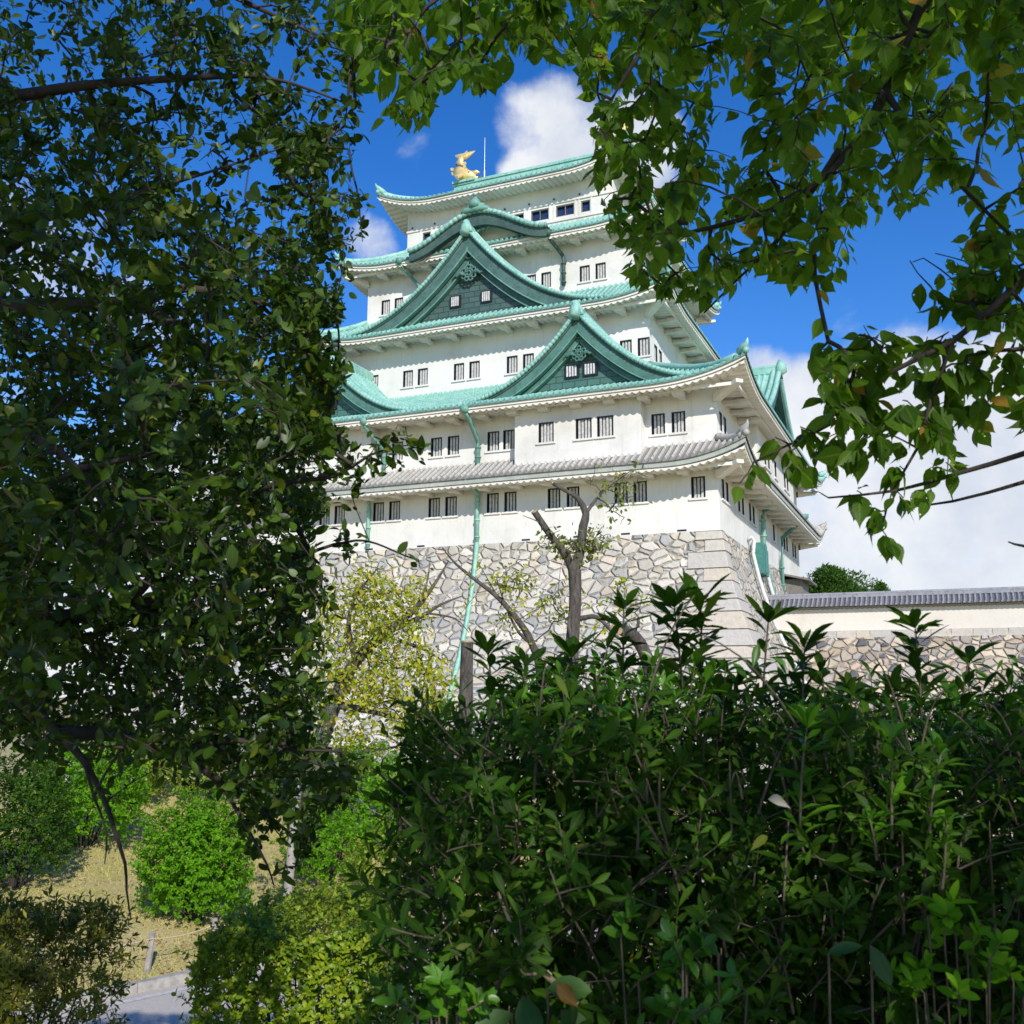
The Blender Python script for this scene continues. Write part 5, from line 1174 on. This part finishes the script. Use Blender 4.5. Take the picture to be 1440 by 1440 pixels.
small_tree('yellowing_tree', 'slanting bare-tipped tree with yellow green autumn leaves against the stone base', [yt]+yl, Ay, M_l_yellow, .14, T_OVAL, 20, .2, .008, .06, lspread=.9)
# slender pale trunk on the slope
sl = limb([(404,1262,19.5,.09),(409,1210,19.5,.085),(412,1165,19.5,.08),(418,1120,19.6,.07),(430,1070,19.8,.05)], .15)
As = np.array([tuple(at(x, y, 19.7+.5*RNG.normal())) for x, y in [(440+45*RNG.normal(), 1075+28*RNG.normal()) for _ in range(60)]])
small_tree('slender_tree', 'slender tree with a pale grey trunk on the slope left of the hedge', [sl], As, M_l_mid, .09, T_OVAL, 14, .12, .004, .03, barkm=m_plain('pale_bark', (.34, .305, .255), .9, 0, .4, 12))
# distant trees beyond the plaster wall
M_l_mid2 = leafmat('far_leaf', [(0, (.03, .08, .012)), (.6, (.05, .13, .014)), (1, (.085, .17, .02))], (.14, .30, .02), .3, .5, .25, .1)
def far_tree(label, px, py, Y, rx, rz, n):
    c = np.array(at(px, py, Y)); e = empty('broadleaf_tree', (c[0], c[1], -3)); tag(e, label, 'tree', 'trees beyond the plaster wall')
    L_ = Leaves(); S_ = Tubes(); cs = [(np.array([0, 0, 0]), 1.0)]+[(RNG.normal(size=3)*[rx*.45, rx*.3, rz*.40], RNG.uniform(.18, .42)) for _ in range(22)]
    for o, s in cs:
        q, v = dome(int(n*s), rx*s, rx*s*.8, rz*s, -.7, .35); L_.add(c+o+q, v+jitter(len(v), .6), v+jitter(len(v), .5), np.clip(.34*(1+.4*RNG.normal(size=len(v))), .12, .8))
        S_.add(np.linspace([c[0], c[1], c[2]-rz*.8], c+o, 6), np.linspace(.25, .08, 6), 6)
    L_.build('leaf_crown', T_TINY, M_l_mid2, e); S_.build('branch', M_bark_dark, e); T_ = Tubes(); T_.add(np.linspace([c[0], c[1], -3], [c[0], c[1], c[2]-rz*.3], 8), np.linspace(.6, .3, 8), 10); T_.build('trunk', M_bark_dark, e)
far_tree('broad dark green tree showing above the plaster wall beside the keep', 1178, 834, 135, 5.0, 3.2, 5200)
far_tree('small tree top peeping over the plaster wall right of the bigger tree', 1238, 838, 150, 1.3, 2.0, 1200)

# ================================================================== POSTS AND ROPE
m_post = m_plain('weathered_post', (.36, .32, .27), .9, 0, .45, 9)
def post(label, a0, s0, lean, h=.66):
    q = K0+KD*a0+KN*s0; gz = float(gh(*q)); mb = MB(); rr = random.Random(int(a0*10)+5); rows = []
    for z in (-.1, .0, .15, .35, .52, h-.02, h): rows.append([(math.cos(k*math.pi/4)*(.062-.008*(z/h))*(1+.08*rr.uniform(-1, 1))*(.8 if z == h else 1)+lean*z, math.sin(k*math.pi/4)*(.06-.008*(z/h))*(.8 if z == h else 1), z) for k in range(8)])
    mb.grid(rows, close=True); mb.f.append(tuple(len(mb.v)-8+k for k in range(8)))
    o = mb.build('wooden_post', m_post, None); o.location = (q[0], q[1], gz); tag(o, label, 'post', 'rope fence posts'); return Vector((q[0]+lean*h*.85, q[1]-.06, gz+h*.84))
p1 = np.array(at(206, 1372, 18.6))[:2]; p2 = np.array(at(298, 1360, 19.35))[:2]
def sa(p): return float((p-K0)@KD), float((p-K0)@KN)
a1, s1 = sa(p1); a2, s2 = sa(p2)
h1 = post('leaning weathered post on the grass verge, the left one of two by the path', a1, s1, .10)
h2 = post('upright weathered post on the grass verge next to the clipped shrub', a2, s2, .0, .68)
h0 = post('weathered post half hidden behind the bottom left shrub', a1-1.9, s1, .03); h3 = post('weathered post hidden behind the clipped shrub', a2+1.35, s2, .0)
m_rope = m_plain('pale_rope', (.52, .42, .26), .9, 0, .3, 60)
mb = MB(); hp = [h0-Vector((KD[0], KD[1], 0))*1.5]+[h0, h1, h2, h3]; pts = []
for a, b_ in zip(hp[:-1], hp[1:]):
    for k in range(12): u = k/12; pts.append(a.lerp(b_, u)+Vector((0, 0, -.22*u*(1-u))))
pts.append(hp[-1]); mb.tube(pts, .011, 6); o = mb.build('rope', m_rope, None, True); tag(o, 'thin pale rope strung between the wooden posts', 'rope')

# ================================================================== GRASS AND LITTER (stuff)
def scatter(n, x0, x1, y0, y1, cond):
    X = RNG.uniform(x0, x1, n); Y = RNG.uniform(y0, y1, n); s = (X-K0[0])*KN[0]+(Y-K0[1])*KN[1]; k = cond(s, X, Y); return X[k], Y[k], gh(X[k], Y[k])
X, Y, Z = scatter(190000, -14, 2, 15, 33, lambda s, X, Y: (s < -.16) & (s > -15) & (np.sin(X*1.3+Y*.7)+np.sin(Y*1.9-X*.6)+1.3*RNG.normal(size=len(X)) > -1.6))
n = len(X); lv = Leaves(); lv.add(np.stack([X, Y, Z-.005], 1), np.stack([RNG.normal(size=n)*.7, RNG.normal(size=n)*.7, np.full(n, .8)], 1), jitter(n, 1), np.clip(.062*(1+.5*RNG.normal(size=n)), .02, .16))
T_BLADE = (np.array([(-.09, 0, 0), (.09, 0, 0), (0, 1, -.15)]), np.array([(0, 1, 2)]), np.array([(0, 0), (1, 0), (.5, 1)], float))
M_grass = leafmat('dry_grass_blade', [(0, (.28, .32, .06)), (.35, (.56, .48, .17)), (.75, (.66, .54, .22)), (1, (.26, .36, .05))], (.6, .5, .15), .2, .8, .1, 0)
g = lv.build('dry_grass', T_BLADE, M_grass, None); tag(g, 'short dry yellow grass on the slope beyond the path', 'grass', None, 'stuff')
X, Y, Z = scatter(22000, -12, 1, 16, 30, lambda s, X, Y: (s < -.15) & ((s > -1.9) | (RNG.random(len(X)) < .22)))
n = len(X); lv = Leaves(); lv.add(np.stack([X, Y, Z+.012], 1), jitter(n, 1)*[1, 1, .2], jitter(n, .35)+np.array([0, 0, 1]), np.clip(.06*(1+.3*RNG.normal(size=n)), .03, .1))
g = lv.build('leaf_litter', T_TINY, leafmat('litter_leaf', [(0, (.20, .10, .045)), (.5, (.30, .16, .07)), (1, (.36, .25, .12))], (.3, .15, .05), .1, .8, .1, 0), None); tag(g, 'scattered brown fallen leaves on the grass near the kerb', 'leaves', None, 'stuff')
